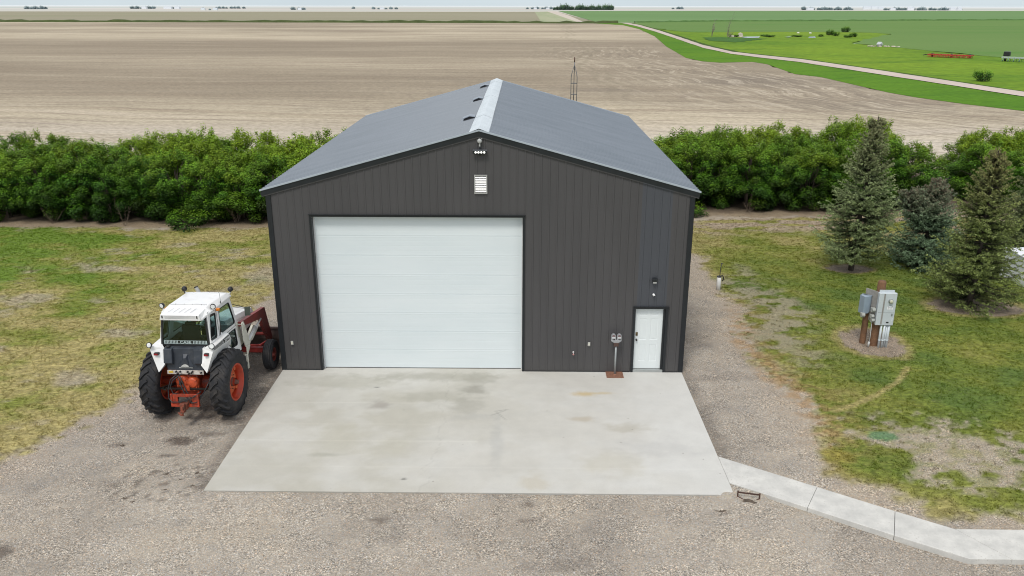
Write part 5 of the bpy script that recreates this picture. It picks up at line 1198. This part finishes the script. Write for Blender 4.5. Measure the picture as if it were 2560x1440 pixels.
# cab floor/interior
m=MB(); m.box(-.64,.64,-.24,1.45,1.40,1.62); m.box(-.66,.66,-.25,.05,1.62,2.03); m.box(-.62,-.42,.05,.75,1.62,2.05); m.box(.42,.62,.05,.55,1.62,1.92); m.build('cab_floor',INT,TR)
m=MB(); m.box(-.25,.25,.18,.68,1.86,2.0); m.box(-.24,.24,.10,.20,1.98,2.50); m.box(-.15,.15,.11,.19,2.501,2.58); m.box(-.16,.16,.25,.55,1.62,1.86); m.box(-.34,-.27,.15,.60,2.05,2.12); m.box(.27,.34,.15,.60,2.05,2.12); m.build('seat',pm('seat_brown',(.045,.032,.028),.8,var=.2),TR,bevel=.03)
m=MB(); n=20
pts=[Vector((.19*math.cos(2*PI*i/n),1.02+.17*math.sin(2*PI*i/n),2.18+.09*math.sin(2*PI*i/n))) for i in range(n+1)]; m.tube(pts,.014,6); m.tube([(0,1.02,2.18),(0,1.22,1.75)],.03,8); m.bar((-.19,1.02,2.18),(.19,1.02,2.18),.03,.01); m.box(-.18,.18,1.16,1.40,1.62,2.05); m.build('steering_wheel',BLK,TR)
m=MB(); m.tube([(.50,.42,1.9),(.50,.48,2.22)],.012,6); m.tube([(.44,.52,1.9),(.44,.60,2.18)],.012,6); m.tube([(.56,.30,1.9),(.55,.33,2.15)],.012,6); m.build('levers',BLK,TR)
# roof
secs=[(1.55,.55,2.90,.61,2.86),(1.50,.56,2.955,.64,2.875),(1.35,.56,2.99,.65,2.885),(.20,.52,3.06,.66,2.935),(.185,.52,3.052,.66,2.932),(.02,.52,3.045,.655,2.94),(.005,.515,3.034,.65,2.935),(-.36,.50,2.995,.56,2.86)]
m=MB(); vs=[]
for (y,hw,zt,ew,ez) in secs: vs+=[(-ew,y,ez-.045),(-ew,y,ez),(-hw,y,zt-.006),(-hw*.5,y,zt+.004),(0,y,zt+.008),(hw*.5,y,zt+.004),(hw,y,zt-.006),(ew,y,ez),(ew,y,ez-.045)]
K=9
fs=[(i*K+j,i*K+j+1,(i+1)*K+j+1,(i+1)*K+j) for i in range(len(secs)-1) for j in range(K-1)]+[tuple(range(K)),tuple(range((len(secs)-1)*K,len(secs)*K))[::-1]]+[(i*K,(i+1)*K,(i+1)*K+8,i*K+8) for i in range(len(secs)-1)]
m.add(vs,fs); rf=m.build('cab_roof',WH,TR,bevel=.008)
m=MB(); m.add([(-.51,-.34,3.0),(.51,-.34,3.0),(.51,-.43,2.985),(-.51,-.43,2.985),(-.545,-.42,2.835),(.545,-.42,2.835),(.545,-.20,2.84),(-.545,-.20,2.84)],[(0,1,2,3),(3,2,5,4),(4,5,6,7),(0,3,4,7),(1,6,5,2)]); vz=m.build('rear_visor',WH,rf,bevel=.006)
m=MB()
for z in (2.955,2.925,2.895): m.add([(-.40,-.4335-(2.985-z)*-.07,z),(.42,-.4335-(2.985-z)*-.07,z),(.42,-.4335-(2.985-z)*-.07,z-.005),(-.40,-.4335-(2.985-z)*-.07,z-.005)],[(0,1,2,3)])
for x in (-.46,.46): m.box(x-.012,x+.012,-.445,-.425,2.90,2.97)
m.build('visor_slots',M_dark,vz)
m=MB()
for i in range(5):
    x=-.30+i*.15; m.add([(x,-.05,3.04),(x+.02,-.05,3.042),(x-.05,-.30,3.012),(x-.07,-.30,3.010)],[(0,1,2,3)]); 
m.v=[(q[0],q[1],q[2]+.004) for q in m.v]; m.build('roof_creases',pm('crease_grey',(.52,.52,.52),.5),rf,fixn=False)
m=MB()
for x in (-.35,-.12,.10,.35):
    for y in (.19,1.36): m.lathe([(3.03 if y<1 else 2.985,.0135),(3.075 if y<1 else 3.004,.012),(3.076 if y<1 else 3.005,0)],8,'z',(x,y,0))
m.bar((-.5,.187,3.062),(.5,.187,3.062),.008,.006); m.build('roof_seam',pm('seam_grey',(.35,.35,.35),.5),rf)
def worklamp(c,dr_,nm='work_light'):
    c=Vector(c); dr_=Vector(dr_).normalized(); m=MB(); m.tube([c-dr_*.075,c-dr_*.055,c-dr_*.02,c+dr_*.02],[.02,.055,.072,.075],16); m.tube([c-dr_*.02-Vector((0,0,.05)),c-dr_*.02-Vector((0,0,.12))],.012,6); h=m.build(nm,BLK,rf)
    m=MB(); m.tube([c+dr_*.0205,c+dr_*.026],[.060,.052],16); m.build('lens',LENS,h)
worklamp((.68,.12,3.04),(.25,-1,-.1)); worklamp((-.70,.12,3.04),(-.3,-1,-.1)); worklamp((.64,1.50,3.05),(.1,1,-.1)); worklamp((-.64,1.42,3.07),(-.1,1,-.1))
for sg in (-1,1):
    m=MB(); m.box(sg*.70-.045,sg*.70+.045,.32,.42,2.83,2.90); m.build('flasher',AMB,rf,bevel=.015)
    m=MB(); m.bar((sg*.60,.12,2.93),(sg*.69,.12,2.95),.03,.02); m.bar((sg*.56,1.46,2.93),(sg*.65,1.46,2.96),.04,.02); m.build('lamp_bracket',WH,rf)
m=MB(); m.tube([(.66,.70,2.92),(.66,.70,2.98)],.012,6); m.tube([(.66,.70,2.98),(.64,.72,3.22)],.004,5); m.build('radio_antenna',BLK,rf)
m=MB(); m.bar((.62,1.56,2.58),(1.0,1.60,2.46),.014,.014); m.bar((.64,1.56,2.50),(.98,1.60,2.44),.010,.010); mr=m.build('mirror_arm',M_dark,TR)
m=MB(); m.obox((1.02,1.61,2.36),(.075,.02,0),(-.005,.018,0),(0,.01,.13)); m.build('mirror',GRN,mr,bevel=.012)
# hood, engine, exhaust
m=MB(); sec=[(1.60,2.06),(2.4,1.93),(3.4,1.76),(3.78,1.68),(3.86,1.60)]
vs=[];K=8
for i,(y,z) in enumerate(sec):
    hw=.36 if i<4 else .33
    vs+=[(-hw,y,1.22),(-hw,y,z-.15),(-hw+.05,y,z-.02),(-hw+.13,y,z),(hw-.13,y,z),(hw-.05,y,z-.02),(hw,y,z-.15),(hw,y,1.22)]
fs=[(i*K+j,i*K+j+1,(i+1)*K+j+1,(i+1)*K+j) for i in range(len(sec)-1) for j in range(K-1)]+[tuple(range(K)),tuple(range((len(sec)-1)*K,len(sec)*K))[::-1]]
m.add(vs,fs); hd=m.build('hood',WH,TR,bevel=.008)
m=MB()
for sg in (-1,1): m.add([(sg*.3615,1.7,1.62),(sg*.3615,3.7,1.50),(sg*.3615,3.7,1.46),(sg*.3615,1.7,1.58)],[(0,1,2,3)])
m.build('hood_groove',M_grey,hd,solid=.004)
m=MB(); m.box(-.26,.26,1.4,3.75,.62,1.22); m.box(-.30,.30,2.2,3.6,1.0,1.24); m.tube([(.30,1.9,1.2),(.42,2.3,1.15),(.40,2.8,1.2)],.03,8); m.build('engine',pm('engine_dark',(.06,.045,.04),.6,var=.3,scale=6),TR,bevel=.02)
m=MB(); m.tube([(.40,1.8,1.5),(.44,2.1,1.2),(.42,2.6,1.28),(.39,2.7,1.6)],.013,6); m.build('loader_hose',HOSE,TR)
m=MB(); m.tube([(-.48,2.0,1.5),(-.48,2.0,2.62),(-.50,2.0,2.78),(-.56,1.99,2.93)],[.055,.055,.055,.056],14,cap=False); m.tube([(-.50,2.0,2.78),(-.56,1.99,2.93)],[.0,.0],4); m.build('exhaust_stack',pm('stack_white',(.66,.66,.64),.4,.2,var=.1),TR)
m=MB(); m.tube([(-.555,1.99,2.925),(-.562,1.99,2.945)],[.059,.059],14,cap=False); m.tube([(-.548,1.99,2.90),(-.552,1.99,2.905)],.052,14); m.build('stack_tip',M_dark,TR)
# front axle
m=MB(); m.bar((-.98,2.9,.62),(.98,2.9,.62),.12,.16); m.bar((.95,2.90,.40),(.95,2.90,.84),.09,.09); m.bar((-.95,2.90,.40),(-.95,2.90,.84),.09,.09); m.bar((-.95,2.90,.47),(-1.1,2.91,.468),.08,.08); m.bar((.95,2.90,.47),(1.1,2.91,.468),.08,.08); m.bar((.35,2.78,.80),(.88,2.80,.82),.05,.05); m.bar((.86,2.68,.84),(1.0,3.05,.86),.05,.06); m.build('front_axle',pm('axle_red',(.34,.035,.03),.5,var=.2),TR,bevel=.01)
# loader
for sg in (-1,1):
    X=sg*.88
    m=MB(); m.prism([(1.43,2.03),(1.47,2.07),(1.56,2.06),(1.61,1.98),(1.90,1.30),(1.84,1.25),(1.56,1.27),(1.44,1.52)],'x',X-sg*.015,X+sg*.015); m.prism([(1.43,2.03),(1.47,2.07),(1.56,2.06),(1.61,1.98),(1.80,1.30),(1.44,1.32)],'x',X-sg*.17,X-sg*.14)
    m.prism([(1.55,1.30),(1.82,1.27),(1.82,1.20),(1.60,1.02),(1.52,1.02)],'x',X+sg*.0155,X+sg*.035)
    m.box(X-.045,X+.045,1.49,1.57,.62,1.05); m.lathe([(X-sg*.18,0),(X-sg*.175,.035),(X+sg*.03,.035),(X+sg*.035,0)],12,'x',(0,1.53,1.99)); m.lathe([(X-sg*.04,0),(X-sg*.035,.03),(X+sg*.05,.03),(X+sg*.055,0)],12,'x',(0,1.72,1.24))
    m.bar((X,1.53,.75),(sg*.28,1.62,.78),.14,.12); m.bar((sg*.40,1.50,1.70),(X-sg*.18,1.50,1.72),.08,.08)
    m.build('loader_post',CRM,TR,bevel=.006)
    m=MB(); XA=sg*.80
    m.prism([(1.50,2.07),(1.50,1.93),(2.95,1.60),(3.10,1.48),(3.18,1.28),(3.70,.55),(3.84,.58),(3.90,.66),(3.52,1.62),(3.46,1.80),(3.36,1.83)],'x',XA-sg*.055,XA+sg*.055); m.build('loader_arm',REDP,TR,bevel=.006)
    m=MB(); m.tube([(X-sg*.02,1.84,1.36),(X-sg*.02,2.55,1.50)],.05,12); m.tube([(X-sg*.02,2.55,1.50),(X-sg*.02,3.02,1.59)],.030,10); m.tube([(X-sg*.02,2.53,1.496),(X-sg*.02,2.59,1.508)],.056,12); m.build('lift_cylinder',pm('cyl_white',(.58,.58,.56),.4,var=.1),TR)
    m=MB(); m.tube([(XA-sg*.12,2.55,1.10),(XA-sg*.12,3.2,1.30)],.042,10); m.prism([(2.35,1.02),(2.30,1.28),(2.75,1.48),(2.95,1.40),(2.75,1.18)],'x',XA-sg*.17,XA-sg*.10); m.build('bracket_plate',CRM,TR,bevel=.006)
m=MB(); m.tube([(-.80,3.62,.85),(.80,3.62,.85)],.055,12); m.build('cross_tube',REDP,TR)
m=MB(); pf=[(4.02,.92),(3.96,.55),(4.02,.18),(4.16,.06),(4.85,.03),(4.85,.055),(4.20,.09),(4.07,.20),(4.01,.55),(4.07,.92)]
m.prism(pf,'x',-1.10,1.10)
for x in (-1.10,1.085): m.prism([(4.03,.92),(3.98,.55),(4.03,.18),(4.17,.07),(4.85,.04),(4.80,.25),(4.3,.90)],'x',x,x+.015)
m.box(-1.10,1.10,3.97,4.02,.86,.93); bk=m.build('bucket',pm('bucket_dark',(.060,.040,.038),.6,var=.3,scale=4,dirt=(.10,.07,.055),damt=.5,dscale=5),TR,bevel=.004)
m=MB(); m.tube([(.62,3.94,.64),(.62,3.84,.76),(.72,3.82,.74),(.78,3.90,.62)],.014,6); m.build('bucket_hose',HOSE,bk)
# ================================================================== YARD OBJECTS
WOOD=pm('treated_wood',(.20,.105,.055),.85,var=.35,scale=14,dirt=(.09,.05,.03),damt=.5,dscale=7)
CAB=pm('cabinet_grey',(.56,.61,.635),.42,.1,var=.05,scale=3,dirt=(.40,.43,.44),damt=.3)
CAB2=pm('cabinet_grey_side',(.22,.27,.32),.45,.1,var=.06)
CON=pm('conduit',(.54,.59,.61),.4,.1,var=.08)
t=thing('electric_meter_post','wooden post carrying a grey electric meter cabinet and conduits','meter post',(18.98,2.3,-.06),-.03)
m=MB(); m.lathe([(-.3,.14),(1.0,.135),(2.16,.13),(2.22,.11),(2.23,0)],18,'z',(.02,.16,0)); m.build('post',WOOD,t)
m=MB(); m.lathe([(-.3,.10),(1.0,.095),(1.48,.09),(1.50,0)],16,'z',(-.26,.34,0)); m.build('post',WOOD,t)
m=MB(); m.box(-.115,.455,-.115,.02,.78,1.88); cb=m.build('meter_cabinet',CAB,t,bevel=.012)
m=MB(); m.box(.01,.47,-.002,.0,0,0) if False else None
m.box(-.08,.40,.005,.018,1.8805,1.96); m.build('mounting_strap',CAB,cb)
m=MB(); m.lathe([(-.18,0),(-.178,.055),(-.16,.072),(-.116,.078)],22,'y',(.27,0,1.62)); dl=m.build('dial_ring',pm('ring_grey',(.30,.32,.30),.4,.4),cb)
m=MB(); m.lathe([(-.200,0),(-.198,.045),(-.181,.058)],20,'y',(.27,0,1.62)); m.build('dial_glass',pm('dial_cream',(.55,.55,.42),.15),dl)
m=MB(); m.box(-.09,.43,-.1165,-.1155,1.216,1.222); m.build('door_gap',M_dark,cb)
m=MB(); m.box(.19,.37,-.119,-.1155,1.33,1.44); lb=m.build('paper_label',pm('label_white',(.72,.73,.74),.5),cb)
m=MB(); n=20; m.tube([(.28+.075*math.cos(2*PI*i/n),-.1195,1.43+.035*math.sin(2*PI*i/n)) for i in range(n+1)],.004,4); m.box(.215,.255,-.1205,-.1192,1.35,1.362); m.box(.29,.335,-.1205,-.1192,1.35,1.362); m.build('label_print',BLK,lb)
m=MB(); m.lathe([(-.121,0),(-.12,.071),(-.1192,.071)],20,'y',(.28,0,1.43)) if False else None
m.box(.22,.30,-.121,-.1155,.86,.905); m.build('warning_plate',BLK,cb)
m=MB(); m.box(.345,.395,-.1195,-.1155,1.10,1.19); m.box(.35,.375,-.13,-.1196,1.13,1.17); m.build('latch',pm('latch_grey',(.3,.33,.34),.4,.4),cb)
m=MB(); m.box(.39,.41,-.1185,-.1155,.93,1.03); m.build('seal_tag',pm('tag_white',(.75,.75,.75),.5),cb)
for x,y,r_ in ((.12,-.05,.036),(.22,-.06,.036),(.30,-.03,.030),(.37,-.04,.040)):
    m=MB(); m.tube([(x,y,-.1),(x,y,.779)],r_,12); m.tube([(x,y,.20),(x,y,.26)],r_+.007,12); m.build('conduit',CON,t)
m=MB(); m.obox((-.13,.16,1.35),(.012,.006,0),(-.20,.30,0),(0,0,.52)); m.build('back_panel',pm('panel_weathered',(.30,.29,.27),.7,var=.2,scale=6),t,bevel=.004)
m=MB(); m.obox((-.36,.27,1.42),(.035,.05,0),(-.13,.09,0),(0,0,.28)); m.obox((-.40,.22,1.40),(.10,.0,0),(0,.14,0),(0,0,.26)) if False else None
m.build('disconnect_box',CAB2,t,bevel=.01)
m=MB(); m.obox((-.43,.20,1.40),(.11,.04,0),(-.04,.11,0),(0,0,.30)); m.build('breaker_box',pm('breaker_blue_grey',(.29,.36,.43),.42,.1,var=.05),t,bevel=.01)
M_ob=pm('socket_grey',(.36,.37,.34),.5,var=.1)
for x,y,z,s in ((-.20,.02,1.27,.065),(-.21,.02,1.05,.06),(-.19,.0,.92,.06),(-.50,.05,1.08,.065)):
    m=MB(); m.obox((x,y,z),(s,.0,0),(0,.055,0),(0,0,s*1.1)); m.obox((x,y-.08,z+.03),(s*.8,0,0),(0,.025,-.015),(0,.02,s*.6)); m.build('socket_cover',M_ob,t,bevel=.012)
m=MB(); m.tube([(-.19,-.0,.86),(-.16,.02,.4),(-.17,.02,-.05)],.014,6); m.tube([(-.21,-.05,.0),(-.19,-.03,.16)],.035,10); m.build('ground_cable',pm('cable_white',(.5,.5,.48),.5),t)
# hydrant pipe
t=thing('water_hydrant','short white plastic pipe with a metal rod and black hose end beside the gravel','hydrant',(15.08,7.9,-.04))
m=MB(); m.tube([(0,0,-.1),(0,0,.54)],.085,16); m.build('casing',pm('pvc_white',(.66,.66,.64),.45,var=.1,dirt=(.45,.40,.33),damt=.3),t)
m=MB(); m.tube([(.02,0,.5),(.03,0,.9),(.06,0,1.08)],.016,8); m.tube([(.03,0,1.09),(.10,0,1.08)],.025,8); m.build('handle_rod',pm('rod_dark',(.08,.08,.075),.5,.3),t)
m=MB(); m.tube([(0,0,.53),(.0,0,.57)],.088,14); m.tube([(.05,0,.56),(.12,0,.60),(.17,0,.52),(.17,0,.42),(.13,0,.36)],.022,8); m.build('hose_hook',BLK,t)
# rusty boot scraper
t=thing('boot_scraper','rusty steel boot scraper bar between two short uprights by the apron corner','boot scraper',(12.50,-6.78,-.04),-.22)
m=MB(); m.bar((-.24,0,.13),(.24,0,.13),.018,.035); m.bar((-.24,0,-.05),(-.24,0,.17),.03,.03); m.bar((.24,0,-.05),(.24,0,.17),.03,.03); m.bar((-.24,0,.02),(-.10,-.10,.01),.03,.02); m.bar((.24,0,.02),(.12,-.10,.01),.03,.02); m.build('frame',pm('scraper_rust',(.075,.040,.03),.85,var=.35,scale=12),t,bevel=.003)
M_mud=pm('mud',(.10,.078,.058),.95,var=.3,scale=20,bump=.6,bscale=50)
m=MB(); m.blob((0,-.14,.0),.17,.07,.045,5,.35,12); m.blob((.12,-.18,.0),.08,.06,.035,6,.35,10); m.build('mud_clod',M_mud,t)
o=MB(); o.blob((0,0,0),.17,.07,.04,8,.4,12); o.blob((.16,-.03,0),.09,.045,.03,9,.4,10); tag(o.build('mud_clod',M_mud,loc=(11.75,-7.32,-.05)),'dark clod of dried mud on the gravel before the chipped slab corner','clod')
M_cc=pm('broken_concrete',(.40,.355,.28),.9,var=.2,scale=9,bump=.4,bscale=25)
o=MB(); o.blob((0,0,0),.14,.09,.045,3,.3,9); o.blob((-.13,-.10,-.01),.09,.07,.035,4,.3,9); tag(o.build('concrete_rubble',M_cc,loc=(12.05,-6.72,-.05)),'broken tan concrete lumps at the chipped apron corner','rubble')
rk=random.Random(8)
for i,(x,y) in enumerate([(-.45,-5.9),(-1.15,-5.95),(-.75,-6.2),(-.95,-6.65),(-1.7,-7.0),(-1.45,-7.15),(-.35,-6.45),(-2.85,-4.62)]):
    o=MB(); o.blob((0,0,0),rk.uniform(.05,.09),rk.uniform(.035,.06),.028,20+i,.4,9)
    tag(o.build('dirt_clod',M_mud,loc=(x,y,-.045)),'small dark dirt clod on the gravel left of the apron','clod','dirt clods left of the apron')
# white shed at the right edge
t=thing('white_shed','low white ribbed metal shed cut off by the right edge','shed',(27.30,4.2,-.1))
m=MB(); pr=[]; s=0
while s<5.7: pr+=[(s,0)]; s+=.4
H_=1.22
lap=[]
for i in range(6): z=i*H_/6; lap+=[(z,.0),(z+H_/6-.015,.009),(z+H_/6,.0)]
for a,b in zip(lap[:-1],lap[1:]):
    m.add([(a[1]-.02,0,a[0]),(b[1]-.02,0,b[0]),(b[1]-.02,5.75,b[0]),(a[1]-.02,5.75,a[0])],[(0,1,2,3)])
m.add([(0,0,0),(2.6,0,0),(2.6,0,H_),(0,0,H_)],[(0,1,2,3)]); m.add([(0,5.75,0),(2.6,5.75,0),(2.6,5.75,H_),(0,5.75,H_)],[(3,2,1,0)]); m.add([(2.6,0,0),(2.6,5.75,0),(2.6,5.75,H_),(2.6,0,H_)],[(0,1,2,3)])
m.build('wall',pm('shed_white',(.82,.84,.86),.45,var=.06,scale=3),t)
m=MB(); m.prism([(-.04,H_+.0),(2.66,H_+.0),(2.66,H_+.04),(1.3,H_+.06),(-.04,H_+.04)],'y',-.05,5.80); m.v=[(a,b,c) for a,b,c in m.v]; m.build('roof',pm('shed_roof',(.78,.80,.83),.5,var=.05),t)
m=MB(); m.box(-.055,-.022,5.66,5.77,0,H_); m.build('corner_post',pm('shed_trim',(.74,.76,.78),.4),t)
m=MB(); m.box(-.06,2.65,-.03,5.78,-.1,.0); m.build('skid',M_dark,t)
tree('shrub','bright yellow green shrub behind the white shed','shrub',None,8,27.3,10.9,.4,.8,.9)
# lattice mast behind the building
t=thing('lattice_mast','thin grey triangular lattice mast rising behind the building roof','mast',(9.92,20.0,-.1))
MST=pm('mast_steel',(.16,.165,.17),.5,.4,var=.15)
L3=[(-.16,-.08),(.14,-.10),(0,.15)]
for (x,y) in L3:
    m=MB(); m.tube([(x,y,-.2),(x,y,7.25),(x*.8,y*.8,7.45),(x*.15,y*.15,7.80)],[.018,.018,.018,.014],7); m.build('leg',MST,t)
m=MB(); zz=.35
while zz<7.1: m.add([(x,y,zz) for x,y in L3]+[(x,y,zz+.03) for x,y in L3],[(0,1,2),(3,5,4),(0,3,4,1),(1,4,5,2),(2,5,3,0)]); zz+=.55
m.build('brace_plates',MST,t)
m=MB(); m.tube([(0,0,7.6),(0,0,8.0)],.020,8); m.build('top_tube',MST,t)
m=MB(); m.tube([(0,0,8.0),(0,0,8.24)],.026,8); m.build('rusty_tip',pm('tip_rust',(.08,.03,.02),.8),t)

# ================================================================== FIELD EQUIPMENT AND FARSTEADS
RD=pm('implement_red',(.42,.045,.020),.6,var=.25,scale=2); GRNI=pm('implement_green',(.16,.26,.20),.6,var=.3,scale=1.5); PALE=pm('implement_pale',(.42,.48,.42),.6,var=.2)
t=thing('harrow','long red folded field harrow lying in the meadow grass','farm implement',(103.2,170.3,-.25),-.70)
m=MB()
for y in (-1.1,-.2,.8): m.bar((-4.6,y,.55),(4.6,y,.55),.16,.16)
for i in range(13):
    x=-4.5+i*.75; m.bar((x,-1.3,.62),(x,1.1,.62),.10,.10)
m.build('frame',RD,t)
for i in range(8):
    x=-4.0+i*1.13; m=MB()
    for k in range(6):
        xx=x-.42+k*.17; m.bar((xx,-1.2,.5),(xx,-1.35,.02),.05,.05); m.bar((xx,.0,.5),(xx,-.15,.02),.05,.05); m.bar((xx,.8,.5),(xx,.65,.02),.05,.05)
    m.box(x-.5,x+.5,-1.25,.95,.42,.50); m.build('tine_section',RD,t)
for x in (-3.9,0.1,3.9):
    m=MB(); m.lathe([(x-.15,0),(x-.15,.42),(x+.15,.42),(x+.15,0)],14,'x',(0,.3,.42)); m.build('wheel',BLK,t)
m=MB(); m.bar((-4.6,-.2,.6),(-5.6,-.8,.35),.14,.14); m.bar((-4.6,.6,.6),(-5.6,-.7,.35),.14,.14); m.build('hitch',M_dark,t)
t=thing('seed_drill','pale green seeding implement with a black hopper at the right edge','farm implement',(111.5,154.3,-.25),-.72)
m=MB(); m.bar((-5,-.6,.8),(5,-.6,.8),.3,.35); m.bar((-5,.7,.7),(5,.7,.7),.25,.25)
for i in range(9): m.bar((-4.6+i*1.15,-.8,.7),(-4.6+i*1.15,.9,.7),.12,.12)
m.build('frame',PALE,t)
for i in range(10):
    x=-4.6+i*1.02; m=MB(); m.bar((x,-.9,.75),(x-.1,-1.3,.05),.08,.10); m.bar((x,.8,.7),(x,1.2,.05),.08,.10); m.lathe([(x-.05,0),(x-.05,.28),(x+.05,.28),(x+.05,0)],12,'x',(0,-1.2,.3)); m.build('opener',GRNI,t)
m=MB(); m.box(-4.9,-3.7,-.2,.9,1.0,1.95); m.build('hopper',BLK,t,bevel=.12)
for x in (-4.4,.2,4.2):
    m=MB(); m.lathe([(x-.15,0),(x-.15,.45),(x+.15,.45),(x+.15,0)],14,'x',(0,.0,.45)); m.build('wheel',BLK,t)
t=thing('pump_hut','tiny grey pitched hut among pale rocks in the meadow','hut',(108.6,222.6,-.25),.5)
m=MB(); m.box(-.5,.5,-.5,.5,0,.6); m.build('wall',pm('hut_grey',(.30,.30,.31),.6),t)
m=MB(); m.add([(-.65,-.65,.6),(.65,-.65,.6),(.65,.65,.6),(-.65,.65,.6),(0,-.65,1.3),(0,.65,1.3)],[(0,1,4),(2,3,5),(1,2,5,4),(3,0,4,5),(3,2,1,0)]); m.build('roof',pm('hut_roof',(.50,.52,.55),.5),t)
RKM=pm('rock_pale',(.50,.45,.37),.9,var=.25,scale=1.5)
rr=random.Random(12)
for i in range(11):
    x=106.0+i*.68+rr.uniform(-.4,.4); y=223.3-i*.35+rr.uniform(-.6,.6)
    o=MB(); o.blob((0,0,0),rr.uniform(.3,.6),rr.uniform(.3,.5),rr.uniform(.15,.3),40+i,.3,8)
    tag(o.build('rock',RKM,loc=(x,y,-.15)),'pale field rock lying around the tiny grey hut','rock','pale rocks around the tiny hut')
for i,(x,y) in enumerate([(84.0,296.5),(85.2,297.5),(87.8,299.0),(88.4,299.5),(88.2,299.2)]):
    o=MB(); o.blob((0,0,0),1.0,.8,.6 if i<4 else 1.5,60+i,.3,8); tag(o.build('rock',RKM,loc=(x,y,-.2)),'pale rock heaped behind the widest water patch','rock','pale rocks by the slough')
for i,(x,y,l) in enumerate([(124,345,'left one of two white boulders out in the crop'),(128.5,343,'right one of two white boulders out in the crop')]):
    o=MB(); o.blob((0,0,0),.6,.5,.4,80+i,.25,8); tag(o.build('rock',pm('boulder_white',(.66,.64,.58),.9),loc=(x,y,-.2)),l,'rock')
# distant trees: reuse leafy crowns at shelterbelt size
HZ=g_leaf('far_leaf'); 
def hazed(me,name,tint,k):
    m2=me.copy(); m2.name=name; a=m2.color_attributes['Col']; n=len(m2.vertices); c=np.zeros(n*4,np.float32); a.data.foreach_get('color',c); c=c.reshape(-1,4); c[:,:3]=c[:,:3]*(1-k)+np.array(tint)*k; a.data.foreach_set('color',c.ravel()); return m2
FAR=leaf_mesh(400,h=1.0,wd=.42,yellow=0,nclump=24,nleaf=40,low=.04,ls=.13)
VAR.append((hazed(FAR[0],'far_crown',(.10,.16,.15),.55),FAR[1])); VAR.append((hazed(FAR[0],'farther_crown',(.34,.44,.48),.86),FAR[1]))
def at_bearing(deg,dist):
    """world point at a compass bearing (0 = +y) and distance from the farmyard"""
    return 7.3+dist*math.sin(R(deg)), -23.1+dist*math.cos(R(deg))
ft=random.Random(5)
for i in range(20):
    x=96+i*8.7+ft.uniform(-2,2); y=2440+i*2.2+ft.uniform(-12,12); h=ft.uniform(9,13) if i not in (4,) else 14
    if i==0: h=6
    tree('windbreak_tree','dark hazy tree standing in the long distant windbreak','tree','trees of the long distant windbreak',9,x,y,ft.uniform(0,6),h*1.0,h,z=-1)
WF=pm('far_white',(.72,.75,.78),.7); RFm=pm('far_roof',(.50,.54,.58),.7)
def farm(u0,u1,dist,trees,sheds,desc,hgt=8):
    for k in range(trees):
        u=u0+(u1-u0)*(k+.5)/trees+ft.uniform(-.07,.07); x,y=at_bearing(u,dist*ft.uniform(.99,1.01)); s=hgt*ft.uniform(.6,1.15)
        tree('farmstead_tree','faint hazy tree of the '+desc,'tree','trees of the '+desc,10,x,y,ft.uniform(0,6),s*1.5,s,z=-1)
    for k,(fu,w_,h_) in enumerate(sheds):
        x,y=at_bearing(u0+(u1-u0)*fu,dist*.985); t=thing('farm_shed','white far away shed of the '+desc,'shed',(x,y,-1),ft.uniform(-.3,.3),'sheds of the '+desc if len(sheds)>1 else None)
        m=MB(); m.box(-w_/2,w_/2,-5,5,0,h_); m.build('wall',WF,t); m=MB(); m.add([(-w_/2,-5,h_),(w_/2,-5,h_),(w_/2,5,h_),(-w_/2,5,h_),(-w_/2,0,h_*1.5),(w_/2,0,h_*1.5)],[(0,1,5,4),(2,3,4,5),(0,4,3),(1,2,5)]); m.build('roof',RFm,t)
farm(-29.93,-28.69,2900,6,[],'farmstead at the far left horizon',7)
farm(-24.3,-22.93,3100,6,[(.55,16,5)],'farmstead left of the horizon centre',7)
farm(-22.63,-21.28,3100,1,[(.3,26,5),(.7,18,5)],'shed row left of the horizon centre',6)
farm(-20.38,-19.28,2250,3,[(.15,9,4),(.8,10,4)],'small yard below the left horizon',5)
farm(-19.54,-17.74,3300,8,[],'tree line near the left horizon',7)
farm(-14.89,-14.06,2400,3,[(.6,9,4)],'lone yard left of the building axis',6)
farm(-11.17,-10.95,3200,1,[],'single bush on the horizon',7)
farm(-9.84,-8.2,2800,6,[(.4,12,4)],'farmyard above the building ridge',7)
farm(0.19,2.24,3000,7,[(.3,10,4),(.7,10,4)],'farmyard beside the windbreak',7)
farm(9.62,10.41,3300,3,[],'tiny grove right of the windbreak',7)
farm(17.69,20.67,2900,15,[(.15,20,5)],'long grove on the right horizon',8)
farm(21.2,22.35,3500,2,[(.2,30,8),(.55,22,8),(.85,20,6)],'white bins on the right horizon',8)
farm(22.3,25.96,2900,16,[(.15,14,5),(.42,18,6)],'wide grove on the right horizon',8)
farm(25.21,26.62,2950,3,[(.3,14,6),(.6,16,6),(.85,12,6)],'white sheds right of the wide grove',9)
farm(30.15,32.51,2700,14,[],'low tree line at the right edge of the horizon',5)
